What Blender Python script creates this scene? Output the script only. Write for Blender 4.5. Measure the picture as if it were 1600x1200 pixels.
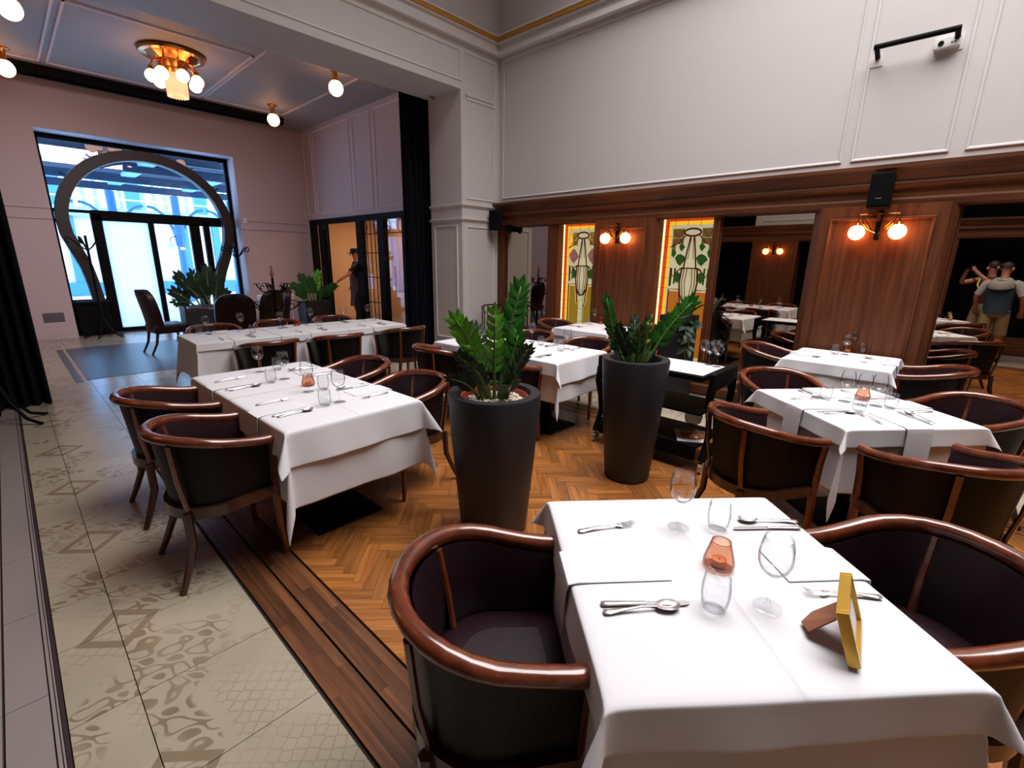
import bpy, bmesh, math, random
from mathutils import Vector, Matrix
import numpy as np
random.seed(7)
for o in list(bpy.data.objects): bpy.data.objects.remove(o)
PI = math.pi
C = bpy.context.scene.collection
sc = bpy.context.scene

# ------------------------------------------------------------------ camera
F, YAW, PITCH, ROLL, CH = 731.64, 0.81897651, -0.25743633, 0.01496516, 1.6
fw = Vector((math.sin(YAW)*math.cos(PITCH), math.cos(YAW)*math.cos(PITCH), math.sin(PITCH)))
r0 = Vector((math.cos(YAW), -math.sin(YAW), 0)); u0 = r0.cross(fw)
rt = r0*math.cos(ROLL) + u0*math.sin(ROLL); up = -r0*math.sin(ROLL) + u0*math.cos(ROLL)
cd = bpy.data.cameras.new('camera'); cam = bpy.data.objects.new('camera', cd); C.objects.link(cam)
cd.sensor_width = 36; cd.lens = 36*F/1600; cd.clip_start = 0.02; cd.clip_end = 200
m = Matrix((rt, up, -fw)).transposed().to_4x4(); m.translation = (0, 0, CH); cam.matrix_world = m
sc.camera = cam
EYE = Vector((0, 0, CH))
def ray(px, py): return rt*((px-800)/F) - up*((py-600)/F) + fw
def at(px, py, z):                      # point of the horizontal plane z seen at a photo pixel
    d = ray(px, py); return EYE + d*((z-CH)/d.z)
def onv(px, py, P, off=0.0):            # point of the upright plane through P that faces the camera
    n = Vector((math.sin(YAW), math.cos(YAW), 0)); d = ray(px, py)
    return EYE + d*(((Vector(P)-EYE).dot(n)+off)/d.dot(n))

# ------------------------------------------------------------------ world, lights, exposure
w = bpy.data.worlds.new('world'); sc.world = w; w.use_nodes = True
wb = w.node_tree.nodes['Background']; wb.inputs[0].default_value = (0.50, 0.76, 1.0, 1); wb.inputs[1].default_value = 9.0
def area(name, loc, sx, sy, power, col, rot=(0, 0, 0), spread=180):
    l = bpy.data.lights.new(name, 'AREA'); l.shape = 'RECTANGLE'; l.size = sx; l.size_y = sy
    l.energy = power; l.color = col; l.spread = math.radians(spread)
    o = bpy.data.objects.new(name, l); o.location = loc; o.rotation_euler = rot; C.objects.link(o); return o
area('skylight_light', (3.55, 0.1, 7.3), 3.6, 6.0, 490, (1.0, 0.965, 0.96), spread=120)
area('window_daylight', (2.45, 13.6, 2.2), 3.0, 3.2, 34, (0.30, 0.58, 1.0), rot=(math.radians(-90), 0, 0))
area('corridor_light', (7.0, 9.6, 2.75), 0.6, 3.5, 70, (1.0, 0.62, 0.36))
area('rear_hall_fill', (1.6, 7.0, 4.3), 3.0, 0.5, 52, (1.0, 0.86, 0.90), rot=(math.radians(52), 0, 0), spread=95)  # added fill aimed at the back wall, for light coming from the main hall
sc.view_settings.view_transform = 'Standard'; sc.view_settings.look = 'None'
sc.view_settings.gamma = 1; sc.view_settings.use_curve_mapping = False
sc.view_settings.exposure = -0.12
sc.cycles.use_denoising = True
sc.cycles.max_bounces = 9; sc.cycles.diffuse_bounces = 4; sc.cycles.glossy_bounces = 5
sc.cycles.transmission_bounces = 6; sc.cycles.transparent_max_bounces = 24
sc.cycles.caustics_reflective = False; sc.cycles.caustics_refractive = False
sc.cycles.sample_clamp_indirect = 6

# ------------------------------------------------------------------ materials
def _mat(name):
    m = bpy.data.materials.new(name); m.use_nodes = True
    return m, m.node_tree.nodes, m.node_tree.links, m.node_tree.nodes['Principled BSDF']
def setp(b, col, rough=.5, metal=0, coat=0, spec=.5, crough=.1):
    b.inputs['Base Color'].default_value = (*col, 1); b.inputs['Roughness'].default_value = rough
    b.inputs['Metallic'].default_value = metal; b.inputs['Coat Weight'].default_value = coat
    b.inputs['Coat Roughness'].default_value = crough; b.inputs['Specular IOR Level'].default_value = spec
def plain(name, col, rough=.5, metal=0, coat=0, spec=.5, var=.06, scale=12, bump=0, bscale=80):
    m, n, l, b = _mat(name); setp(b, col, rough, metal, coat, spec)
    tc = n.new('ShaderNodeTexCoord'); no = n.new('ShaderNodeTexNoise'); no.inputs['Scale'].default_value = scale
    no.inputs['Detail'].default_value = 3
    l.new(tc.outputs['Object'], no.inputs['Vector'])
    mx = n.new('ShaderNodeMix'); mx.data_type = 'RGBA'
    mx.inputs[6].default_value = (*[c*(1-var) for c in col], 1); mx.inputs[7].default_value = (*[min(1, c*(1+var)) for c in col], 1)
    l.new(no.outputs['Fac'], mx.inputs[0]); l.new(mx.outputs[2], b.inputs['Base Color'])
    if bump:
        n2 = n.new('ShaderNodeTexNoise'); n2.inputs['Scale'].default_value = bscale; n2.inputs['Detail'].default_value = 4
        l.new(tc.outputs['Object'], n2.inputs['Vector'])
        bp = n.new('ShaderNodeBump'); bp.inputs['Strength'].default_value = bump; bp.inputs['Distance'].default_value = .01
        l.new(n2.outputs['Fac'], bp.inputs['Height']); l.new(bp.outputs[0], b.inputs['Normal'])
    return m
def wood(name, c1, c2, grain=(30, 30, 2), rough=.4, coat=0, uv=False, spread=0.0, spec=.5, bands=0):
    m, n, l, b = _mat(name); setp(b, c1, rough, 0, coat, spec)
    tc = n.new('ShaderNodeTexCoord'); mp = n.new('ShaderNodeMapping'); mp.inputs['Scale'].default_value = grain
    l.new(tc.outputs['UV' if uv else 'Object'], mp.inputs['Vector'])
    no = n.new('ShaderNodeTexNoise'); no.inputs['Scale'].default_value = 1; no.inputs['Detail'].default_value = 6
    no.inputs['Distortion'].default_value = .6
    l.new(mp.outputs[0], no.inputs['Vector'])
    rp = n.new('ShaderNodeValToRGB'); rp.color_ramp.elements[0].position = .32; rp.color_ramp.elements[1].position = .68
    rp.color_ramp.elements[0].color = (*c1, 1); rp.color_ramp.elements[1].color = (*c2, 1)
    l.new(no.outputs['Fac'], rp.inputs[0]); out = rp.outputs[0]
    if spread:
        oi = n.new('ShaderNodeObjectInfo'); ge = n.new('ShaderNodeNewGeometry'); ad = n.new('ShaderNodeMath'); ad.operation = 'ADD'
        fr = n.new('ShaderNodeMath'); fr.operation = 'FRACT'
        l.new(oi.outputs['Random'], ad.inputs[0]); l.new(ge.outputs['Random Per Island'], ad.inputs[1]); l.new(ad.outputs[0], fr.inputs[0])
        mr = n.new('ShaderNodeMapRange'); mr.inputs[3].default_value = 1-spread; mr.inputs[4].default_value = 1+spread
        l.new(fr.outputs[0], mr.inputs[0])
        hs = n.new('ShaderNodeHueSaturation'); l.new(mr.outputs[0], hs.inputs['Value']); l.new(out, hs.inputs['Color']); out = hs.outputs[0]
    l.new(out, b.inputs['Base Color'])
    bp = n.new('ShaderNodeBump'); bp.inputs['Strength'].default_value = .12; bp.inputs['Distance'].default_value = .003
    l.new(no.outputs['Fac'], bp.inputs['Height']); l.new(bp.outputs[0], b.inputs['Normal'])
    return m
def emit(name, col, s):
    m, n, l, b = _mat(name); setp(b, tuple(c*.25 for c in col), .25); b.inputs['Emission Color'].default_value = (*col, 1)
    b.inputs['Emission Strength'].default_value = s; return m
def glass(name, tint=(.97, .98, .98), edge=(.55, .58, .6), refl=1.0, rough=0.0, milky=0.0, milk=(.8, .9, 1)):
    m, n, l, b = _mat(name); n.remove(b); out = n['Material Output']
    tr = n.new('ShaderNodeBsdfTransparent'); gl = n.new('ShaderNodeBsdfGlossy'); gl.inputs['Roughness'].default_value = rough
    gl.inputs['Color'].default_value = (refl, refl, refl, 1)
    lw = n.new('ShaderNodeLayerWeight'); lw.inputs['Blend'].default_value = .5
    rp = n.new('ShaderNodeValToRGB'); rp.color_ramp.elements[0].position = .45; rp.color_ramp.elements[1].position = 1
    rp.color_ramp.elements[0].color = (*tint, 1); rp.color_ramp.elements[1].color = (*edge, 1)
    l.new(lw.outputs['Facing'], rp.inputs[0]); l.new(rp.outputs[0], tr.inputs['Color'])
    pw = n.new('ShaderNodeMath'); pw.operation = 'POWER'; pw.inputs[1].default_value = 4.5; l.new(lw.outputs['Facing'], pw.inputs[0])
    fr = n.new('ShaderNodeMapRange'); fr.inputs[3].default_value = .035; fr.inputs[4].default_value = .85; l.new(pw.outputs[0], fr.inputs[0])
    mx = n.new('ShaderNodeMixShader'); l.new(fr.outputs[0], mx.inputs[0]); l.new(tr.outputs[0], mx.inputs[1]); l.new(gl.outputs[0], mx.inputs[2])
    last = mx.outputs[0]
    if milky:
        df = n.new('ShaderNodeBsdfTranslucent'); df.inputs['Color'].default_value = (*milk, 1)
        m2 = n.new('ShaderNodeMixShader'); m2.inputs[0].default_value = milky
        l.new(last, m2.inputs[1]); l.new(df.outputs[0], m2.inputs[2]); last = m2.outputs[0]
    l.new(last, out.inputs['Surface']); return m
def mirror(name, tint):
    m, n, l, b = _mat(name); setp(b, tint, .005, 1); return m
def tile_mat():
    m, n, l, b = _mat('patterned_tile'); setp(b, (.7, .65, .55), .22)
    N = lambda t: n.new('ShaderNode'+t)
    tc = N('TexCoord'); oi = N('ObjectInfo'); ge = N('NewGeometry')
    vm = N('VectorMath'); vm.operation = 'SCALE'; cb = N('CombineXYZ')
    l.new(oi.outputs['Random'], cb.inputs[0]); l.new(oi.outputs['Random'], cb.inputs[1]); l.new(cb.outputs[0], vm.inputs[0]); vm.inputs['Scale'].default_value = 37
    va = N('VectorMath'); va.operation = 'ADD'; l.new(ge.outputs['Position'], va.inputs[0]); l.new(vm.outputs[0], va.inputs[1])
    rot = N('Mapping'); rot.inputs['Rotation'].default_value = (0, 0, .78); l.new(va.outputs[0], rot.inputs['Vector'])
    def noise(scale, det, dist=0, vec=rot.outputs[0]):
        x = N('TexNoise'); x.inputs['Scale'].default_value = scale; x.inputs['Detail'].default_value = det; x.inputs['Distortion'].default_value = dist
        l.new(vec, x.inputs['Vector']); return x.outputs['Fac']
    def ramp(src, a, bb):
        r = N('MapRange'); r.interpolation_type = 'SMOOTHSTEP'; r.inputs[1].default_value = a; r.inputs[2].default_value = bb; l.new(src, r.inputs[0]); return r.outputs[0]
    def mth(op, a, bb=None):
        x = N('Math'); x.operation = op; x.use_clamp = False
        for i, s in enumerate((a, bb)):
            if s is None: continue
            if isinstance(s, (int, float)): x.inputs[i].default_value = s
            else: l.new(s, x.inputs[i])
        return x.outputs[0]
    # hexagon net
    vo = N('TexVoronoi'); vo.feature = 'DISTANCE_TO_EDGE'; vo.inputs['Scale'].default_value = 24; vo.inputs['Randomness'].default_value = .25; l.new(rot.outputs[0], vo.inputs['Vector'])
    hexl = mth('SUBTRACT', 1, ramp(vo.outputs['Distance'], .02, .09))
    # scrolls: contour bands of a warped sine lattice
    nv = N('TexNoise'); nv.inputs['Scale'].default_value = 5; nv.inputs['Detail'].default_value = 1; l.new(va.outputs[0], nv.inputs['Vector'])
    sv = N('VectorMath'); sv.operation = 'SCALE'; sv.inputs['Scale'].default_value = .16; l.new(nv.outputs['Color'], sv.inputs[0])
    wv = N('VectorMath'); wv.operation = 'ADD'; l.new(va.outputs[0], wv.inputs[0]); l.new(sv.outputs[0], wv.inputs[1])
    sx = N('SeparateXYZ'); l.new(wv.outputs[0], sx.inputs[0])
    s1 = mth('SINE', mth('MULTIPLY', sx.outputs[0], 36)); s2 = mth('SINE', mth('MULTIPLY', sx.outputs[1], 36))
    s3 = mth('SINE', mth('MULTIPLY', mth('ADD', sx.outputs[0], sx.outputs[1]), 58))
    f = mth('ADD', mth('MULTIPLY', s1, s2), mth('MULTIPLY', s3, .45))
    scroll = mth('SUBTRACT', 1, ramp(mth('ABSOLUTE', mth('SUBTRACT', f, .35)), .18, .30))
    blob = ramp(mth('MULTIPLY', f, -1), .62, .72)
    scroll = mth('MAXIMUM', scroll, blob)
    # broad diagonal bands in some tiles
    sp = N('SeparateXYZ'); l.new(ge.outputs['Position'], sp.inputs[0])
    fx = mth('SUBTRACT', sp.outputs[0], .085)
    fy = mth('SUBTRACT', mth('MULTIPLY', mth('FRACT', mth('DIVIDE', mth('SUBTRACT', sp.outputs[1], 1.97), .94)), .94), .47)
    # half-diagonals of the printed rhombus ring: D1, D2 (metres)
    D1 = (.150, .014); D2 = (.0, .156); det = D1[0]*D2[1]-D1[1]*D2[0]
    s_ = mth('ADD', mth('MULTIPLY', fx, D2[1]/det), mth('MULTIPLY', fy, -D2[0]/det))
    t_ = mth('ADD', mth('MULTIPLY', fx, -D1[1]/det), mth('MULTIPLY', fy, D1[0]/det))
    dd_ = mth('ADD', mth('ABSOLUTE', s_), mth('ABSOLUTE', t_))
    band = mth('SUBTRACT', 1, ramp(mth('ABSOLUTE', mth('SUBTRACT', dd_, .84)), .15, .17))
    msk = noise(2.1, 1); m1 = ramp(msk, .5, .53); m2 = mth('SUBTRACT', 1, ramp(msk, .42, .45))
    worn = ramp(noise(3.3, 3, 0, ge.outputs['Position']), .36, .6)
    bm = ramp(mth('MULTIPLY', mth('ABSOLUTE', fx), -1), -.4, -.38)
    fac = mth('ADD', mth('MULTIPLY', mth('MULTIPLY', hexl, m2), .45), mth('MULTIPLY', mth('MULTIPLY', scroll, m1), .85))
    fac = mth('MULTIPLY', fac, mth('ADD', mth('MULTIPLY', worn, .75), .25))
    fac = mth('MAXIMUM', fac, mth('MULTIPLY', mth('MULTIPLY', band, bm), .8))
    mx = N('Mix'); mx.data_type = 'RGBA'; mx.inputs[6].default_value = (.39, .335, .255, 1); mx.inputs[7].default_value = (.195, .14, .085, 1)
    l.new(fac, mx.inputs[0])
    hs = N('HueSaturation'); l.new(mx.outputs[2], hs.inputs['Color'])
    l.new(mth('ADD', mth('MULTIPLY', noise(2.5, 5, 0, ge.outputs['Position']), .5), .75), hs.inputs['Value'])
    l.new(hs.outputs[0], b.inputs['Base Color']); return m

M = {}
M['white'] = plain('white_paint', (.61, .58, .565), .55, var=.02)
M['trimw'] = plain('white_moulding', (.68, .65, .64), .5, var=.02)
M['rear'] = plain('rear_wall_paint', (.56, .46, .47), .6, var=.03)
M['rtrim'] = plain('rear_moulding', (.74, .64, .65), .5, var=.02)
M['ceil'] = plain('ceiling_paint', (.40, .37, .36), .6, var=.03)
M['gold'] = plain('gold_moulding', (.50, .23, .03), .4, .2, var=.1)
M['wwood'] = wood('panel_wood', (.080, .023, .007), (.145, .045, .014), (26, 26, 1.6), .5, .05, spec=.3)
M['cwood'] = wood('cornice_wood', (.070, .021, .007), (.15, .050, .017), (30, 1.6, 30), .48, .05, spec=.35)
M['chair'] = wood('chair_wood', (.085, .017, .007), (.175, .040, .014), (14, 14, 14), .25, .85)
M['chaird'] = wood('chair_leg_wood', (.030, .010, .006), (.06, .019, .010), (14, 14, 3), .3, .6)
M['leather'] = plain('black_leather', (.0045, .0035, .004), .40, spec=.22, var=.2, bump=.25, bscale=160)
M['seat'] = plain('plum_leather', (.018, .007, .010), .38, spec=.3, var=.35, scale=5, bump=.07, bscale=180)
M['cloth'] = plain('white_tablecloth', (.74, .735, .765), .85, spec=.15, var=.015, bump=.08, bscale=9)
M['napkin'] = plain('white_napkin', (.77, .765, .79), .85, spec=.15, var=.01)
M['black'] = plain('black_metal', (.003, .003, .0035), .6, spec=.10, var=.1)
M['matte'] = plain('matte_black', (.006, .006, .007), .8, spec=.08, var=.1)
M['void'] = plain('dark_opening', (.004, .004, .004), .95, spec=.05, var=.1)
M['steel'] = plain('polished_steel', (.80, .80, .82), .27, .9, var=.03)
M['brass'] = plain('brass', (.62, .26, .07), .22, 1, var=.1)
M['drape'] = plain('navy_black_drape', (.006, .007, .012), .9, spec=.1, var=.2)
M['pot'] = plain('anthracite_planter', (.011, .012, .017), .5, var=.08)
M['terra'] = plain('terracotta_plastic', (.42, .06, .025), .5)
M['soil'] = plain('soil', (.03, .02, .012), .9, var=.4, scale=60)
M['pebble'] = plain('pebbles', (.62, .54, .44), .6, var=.3, scale=20)
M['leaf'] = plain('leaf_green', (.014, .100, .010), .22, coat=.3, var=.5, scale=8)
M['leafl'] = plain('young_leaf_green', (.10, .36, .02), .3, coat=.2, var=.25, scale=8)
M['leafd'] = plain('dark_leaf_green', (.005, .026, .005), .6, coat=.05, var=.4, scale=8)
M['leafy'] = plain('yellow_leaf', (.50, .46, .13), .4, var=.2)
M['stem'] = plain('stem_green', (.06, .12, .02), .4, var=.3)
M['parquet'] = wood('oak_parquet', (.21, .068, .015), (.38, .145, .036), (2.2, 34, 1), .33, .15, uv=True, spread=.26)
M['plank'] = wood('walnut_plank', (.065, .024, .010), (.19, .072, .028), (1.6, 26, 1), .36, .1, uv=True, spread=.30)
M['tile'] = tile_mat()
M['ptile'] = plain('plain_tile', (.28, .235, .225), .25, var=.05, scale=3)
M['grout'] = plain('dark_grout', (.02, .014, .012), .9)
M['edging'] = plain('dark_edging', (.035, .018, .022), .5)
M['mat'] = plain('entrance_mat', (.055, .06, .085), .35, var=.15)  # dark grey inset; blue reflection of the bright doorway mixed into its colour
M['globe'] = emit('lit_globe', (1.0, .34, .10), 22)
M['globec'] = emit('lit_ceiling_globe', (1.0, .48, .22), 8)
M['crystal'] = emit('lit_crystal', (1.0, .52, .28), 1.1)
M['ledw'] = emit('backlight_strip', (1.0, .62, .25), 6)
M['glass'] = glass('clear_glass', (.975, .98, .985), (.42, .44, .46))
M['pane'] = glass('window_pane', (.86, .93, 1.0), (.7, .8, .95))
M['frost'] = glass('reflecting_pane', (.5, .55, .6), (.5, .55, .6), milky=.8, milk=(.9, .95, 1))
M['amber'] = glass('amber_glass', (.93, .76, .66), (.34, .11, .07), .8)
M['smoke'] = glass('smoky_glass', (.35, .30, .28), (.25, .2, .2), .8)
M['candle'] = plain('tealight_wax', (.75, .38, .20), .5)
M['mirror'] = mirror('tinted_mirror', (.50, .44, .37))
M['frameg'] = plain('gold_frame', (.60, .34, .045), .3, .55, var=.08)
M['card'] = plain('brown_card', (.27, .10, .05), .8)
M['paper'] = plain('white_paper', (.8, .8, .8), .7)
M['plastic'] = plain('white_plastic', (.75, .73, .70), .4)
M['dplate'] = plain('grey_vent', (.20, .20, .21), .4, .6)
M['brownch'] = plain('brown_leather', (.012, .0035, .003), .4, var=.3, spec=.3, coat=.05)
M['blu'] = plain('blue_painted_steel', (.05, .20, .42), .5)
M['blud'] = plain('dark_blue_steel', (.012, .035, .08), .5)
M['pale'] = plain('pale_pink_wall', (.75, .55, .50), .8)
M['skirt'] = plain('lilac_skirt', (.50, .44, .54), .8)
M['skin'] = plain('skin', (.52, .22, .14), .5)
M['hair'] = plain('dark_hair', (.02, .012, .008), .6)
M['maroon'] = plain('maroon_shirt', (.10, .012, .012), .8)
M['khaki'] = plain('khaki_shorts', (.30, .22, .11), .8)
M['navyv'] = plain('navy_vest', (.02, .045, .075), .7)
M['greyh'] = plain('grey_hood', (.36, .35, .33), .9)
M['plaid'] = plain('pale_check_shirt', (.40, .38, .40), .8, var=.4, scale=40)
M['lanyard'] = plain('yellow_lanyard', (.55, .60, .10), .6)
M['blackcl'] = plain('black_clothes', (.012, .011, .012), .8)
M['apron'] = plain('brown_apron', (.12, .065, .06), .8)
M['red'] = plain('red_upholstery', (.22, .02, .02), .5)
M['corr'] = plain('corridor_wall', (.70, .50, .33), .6)
M['rust'] = plain('rust_flame', (.30, .12, .08), .5)

# ------------------------------------------------------------------ mesh helpers
class MB:
    def __init__(s): s.v = []; s.f = []; s.uv = []; s.T = Matrix.Identity(4)
    def add(s, vs, fs, uvs=None):
        k = len(s.v); s.v += [tuple(s.T @ Vector(p)) for p in vs]; s.f += [tuple(i+k for i in f) for f in fs]
        s.uv += (uvs if uvs else [None]*len(fs)); return s
    def box(s, x0, x1, y0, y1, z0, z1):
        return s.add([(x0,y0,z0),(x1,y0,z0),(x1,y1,z0),(x0,y1,z0),(x0,y0,z1),(x1,y0,z1),(x1,y1,z1),(x0,y1,z1)],
                     [(0,3,2,1),(4,5,6,7),(0,1,5,4),(1,2,6,5),(2,3,7,6),(3,0,4,7)])
    def prism(s, poly, z0, z1):
        n = len(poly); return s.add([(x,y,z0) for x,y in poly]+[(x,y,z1) for x,y in poly],
            [tuple(range(n-1,-1,-1)), tuple(range(n,2*n))]+[(i,(i+1)%n,(i+1)%n+n,i+n) for i in range(n)])
    def lathe(s, prof, n=24, cap=False, loc=(0,0,0)):
        vs = []; fs = []; k = len(prof)
        for i in range(n):
            a = 2*PI*i/n
            vs += [(loc[0]+r*math.cos(a), loc[1]+r*math.sin(a), loc[2]+z) for r, z in prof]
        for i in range(n):
            j = (i+1)%n
            fs += [(i*k+q, j*k+q, j*k+q+1, i*k+q+1) for q in range(k-1)]
        return s.add(vs, fs)
    def sphere(s, c, r, n=16, m=10, sz=1):
        return s.lathe([(max(1e-4, r*math.sin(PI*i/m)), -r*sz*math.cos(PI*i/m)) for i in range(m+1)], n, loc=c)
    def tube(s, pts, r, n=8, flat=None):
        P = [Vector(p) for p in pts]; R = r if isinstance(r, (list, tuple)) else [r]*len(P)
        vs = []; fs = []; side = None
        for i, p in enumerate(P):
            t = (P[min(i+1, len(P)-1)]-P[max(i-1, 0)]).normalized()
            if side is None:
                side = t.cross(Vector((0,0,1)))
                if side.length < .1: side = t.cross(Vector((1,0,0)))
            side = (side - t*side.dot(t)).normalized(); q = t.cross(side)
            for k in range(n):
                a = 2*PI*k/n; fl = flat if flat else 1
                vs.append(p + side*math.cos(a)*R[i] + q*math.sin(a)*R[i]*fl)
        for i in range(len(P)-1):
            fs += [(i*n+k, i*n+(k+1)%n, (i+1)*n+(k+1)%n, (i+1)*n+k) for k in range(n)]
        fs += [tuple(range(n-1,-1,-1)), tuple(range((len(P)-1)*n, len(P)*n))]
        return s.add(vs, fs)
    def sweep(s, path, prof, closed=False):
        # path: points in 3D; prof: (out, up) pairs; out = horizontal normal to the right of travel
        P = [Vector(p) for p in path]; n = len(prof); vs = []; fs = []; L = len(P)
        for i, p in enumerate(P):
            a = P[(i-1)%L] if (closed or i) else P[0]; b = P[(i+1)%L] if (closed or i < L-1) else P[-1]
            t = (b-a); t.z = 0; t.normalize(); o = Vector((t.y, -t.x, 0))
            if 0 < i < L-1 or closed:
                t1 = (p-a); t1.z = 0; t1.normalize(); c = max(.5, o.dot(Vector((t1.y, -t1.x, 0)))); o = o/c
            vs += [p + o*u + Vector((0,0,h)) for u, h in prof]
        for i in range(L if closed else L-1):
            j = (i+1)%L; fs += [(i*n+k, j*n+k, j*n+(k+1)%n, i*n+(k+1)%n) for k in range(n)]
        if not closed: fs += [tuple(range(n)), tuple(range(L*n-1, (L-1)*n-1, -1))]
        return s.add(vs, fs)
    def grid(s, rows):
        n = len(rows[0]); return s.add([p for r in rows for p in r],
            [(i*n+j, i*n+j+1, (i+1)*n+j+1, (i+1)*n+j) for i in range(len(rows)-1) for j in range(n-1)])
    def mesh(s, name, mat, smooth=False, angle=35):
        me = bpy.data.meshes.new(name); me.from_pydata(s.v, [], s.f)
        if any(u for u in s.uv):
            ul = me.uv_layers.new(name='UVMap')
            for p in me.polygons:
                u = s.uv[p.index]
                if u:
                    for q, li in enumerate(p.loop_indices): ul.data[li].uv = u[q]
        bm = bmesh.new(); bm.from_mesh(me); bmesh.ops.recalc_face_normals(bm, faces=bm.faces); bm.to_mesh(me); bm.free()
        if mat: me.materials.append(M[mat])
        if smooth:
            me.shade_smooth(); me.set_sharp_from_angle(angle=math.radians(angle))
        me.update(); return me
    def build(s, name, mat, parent=None, smooth=False, bevel=0, angle=35, loc=None):
        o = bpy.data.objects.new(name, s.mesh(name, mat, smooth, angle)); C.objects.link(o)
        if parent: o.parent = parent
        if loc: o.location = loc
        if bevel:
            b = o.modifiers.new('b', 'BEVEL'); b.width = bevel; b.segments = 2; b.limit_method = 'ANGLE'
        return o
def tag(o, label=None, cat=None, group=None, kind=None):
    if label: o['label'] = label
    if cat: o['category'] = cat
    if group: o['group'] = group
    if kind: o['kind'] = kind
    return o
def thing(name, label, cat, loc=(0,0,0), rz=0, group=None):
    o = bpy.data.objects.new(name, None); o.empty_display_size = .1; C.objects.link(o)
    o.location = loc; o.rotation_euler = (0, 0, rz); return tag(o, label, cat, group)
def dup(root, loc=None, rz=None, label=None, group=None, scale=None):
    def cp(o, par):
        c = o.copy(); C.objects.link(c)
        if par: c.parent = par
        for ch in kids.get(o.name, []): cp(ch, c)
        return c
    kids = {}
    def walk(o):
        kids[o.name] = list(o.children)
        for ch in o.children: walk(ch)
    walk(root); r = cp(root, None)
    if loc is not None: r.location = loc
    if rz is not None: r.rotation_euler = (0, 0, rz)
    if label: r['label'] = label
    if group: r['group'] = group
    if scale: r.scale = (scale,)*3
    return r
def struct(o): o['kind'] = 'structure'; return o
def clip_poly(poly, x0, x1, y0, y1):
    for ax, v, sg in ((0,x0,1),(0,x1,-1),(1,y0,1),(1,y1,-1)):
        out = []
        for i in range(len(poly)):
            a, b = poly[i], poly[(i+1)%len(poly)]; da = (a[ax]-v)*sg; db = (b[ax]-v)*sg
            if da >= 0: out.append(a)
            if da*db < 0:
                t = da/(da-db); out.append(tuple(a[k]+(b[k]-a[k])*t for k in range(len(a))))
        poly = out
        if len(poly) < 3: return None
    return poly
# ================================================================== SETTING
# ---- floor
floor = struct(MB().box(-1.7, 6.3, -4.5, 13.2, -.12, -.012).build('floor', 'grout'))
TS = .47
tiles = []
cols = [(-.118, .08)] + [(.08+TS*k, .08+TS*(k+1)) for k in range(12)]
for x0, x1 in cols:
    for j in range(-11, 25):
        y0 = 1.5 + TS*j; y1 = y0 + TS
        if y0 < -3.6 or y1 > 13.2: continue
        rects = [(x0, x1, y0, y1)]
        if x1 > .55 and x0 < 4.34:      # leave out the parquet field and its plank border
            rects = []
            if y1 > 4.30: rects.append((max(x0, .56) if y0 < 4.30 else x0, x1, max(y0, 4.30), y1))
            if x1 > 4.34 and y0 < 4.30: rects.append((4.34, x1, y0, min(y1, 4.30)))
        for r in rects:
            if r[1]-r[0] > .02 and r[3]-r[2] > .02: tiles.append(r)
cx = lambda r: math.hypot((r[0]+r[1])/2, (r[2]+r[3])/2)
def visible(x, y): return y > -.35 - .1*x and (x > -.4) and not (y < .2 and x < .2)
tiles.sort(key=lambda r: (0 if visible((r[0]+r[1])/2, (r[2]+r[3])/2) else 50) + cx(r))
g = .0016
def tile_box(r, mb, o=(0, 0)): mb.box(r[0]+g-o[0], r[1]-g-o[0], r[2]+g-o[1], r[3]-g-o[1], -.012, 0)
for r in tiles[:285]:
    o = ((r[0]+r[1])/2, (r[2]+r[3])/2); mb = MB(); tile_box(r, mb, o); mb.build('tile', 'tile', floor, loc=(*o, 0))
mb = MB()
for r in tiles[285:]: tile_box(r, mb)
mb.build('far_tiles', 'tile', floor)['kind'] = 'stuff'
for x0, x1 in ((-.27, -.155), (-.95, -.275)):
    for j in range(-10, 18):
        y0 = 2.21 + .61*j; MB().box(x0+g, x1-g, y0+g, y0+.61-g, -.012, 0).build('plain_tile', 'ptile', floor)
for k, (a, b) in enumerate(((-.152, -.142), (-.139, -.134))): MB().box(a, b, -3.6, 13.1, -.012, .0005).build('tile_edging', 'ptile', floor)
MB().box(-.132, -.120, -3.6, 13.1, -.012, .001).build('metal_edging', 'edging', floor)
# walnut planks round the parquet
def plank(x0, x1, y0, y1):
    ln = y1-y0 if y1-y0 > x1-x0 else x1-x0; ox = random.random()*9; oy = random.random()*9; vert = y1-y0 > x1-x0
    vs = [(x0,y0),(x1,y0),(x1,y1),(x0,y1)]
    uv = [((p[1] if vert else p[0])+ox, (p[0] if vert else p[1])+oy) for p in vs]
    mb = MB(); mb.box(x0, x1, y0, y1, -.012, .0005); mb.uv[1] = uv; mb.build('plank', 'plank', floor)
def run(a0, a1, b0, b1, vert):
    third = (a1-a0)/3
    for k in range(3):
        y = b0 - random.random()*.5
        while y < b1:
            L = random.uniform(.35, .75); lo = max(y, b0); hi = min(y+L, b1)
            if hi-lo > .02:
                s0 = a0+third*k+.0004; s1 = a0+third*(k+1)-.0004
                if vert: plank(s0, s1, lo+.0004, hi-.0004)
                else: plank(lo+.0004, hi-.0004, s0, s1)
            y += L
run(.565, .694, -1.6, 4.30, True); run(.704, .838, -1.6, 4.16, True)
run(4.06, 4.19, -1.2, 4.0, True); run(4.2, 4.33, -1.2, 4.0, True)
run(4.02, 4.15, .84, 4.33, False); run(4.16, 4.29, .704, 4.33, False)
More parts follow.
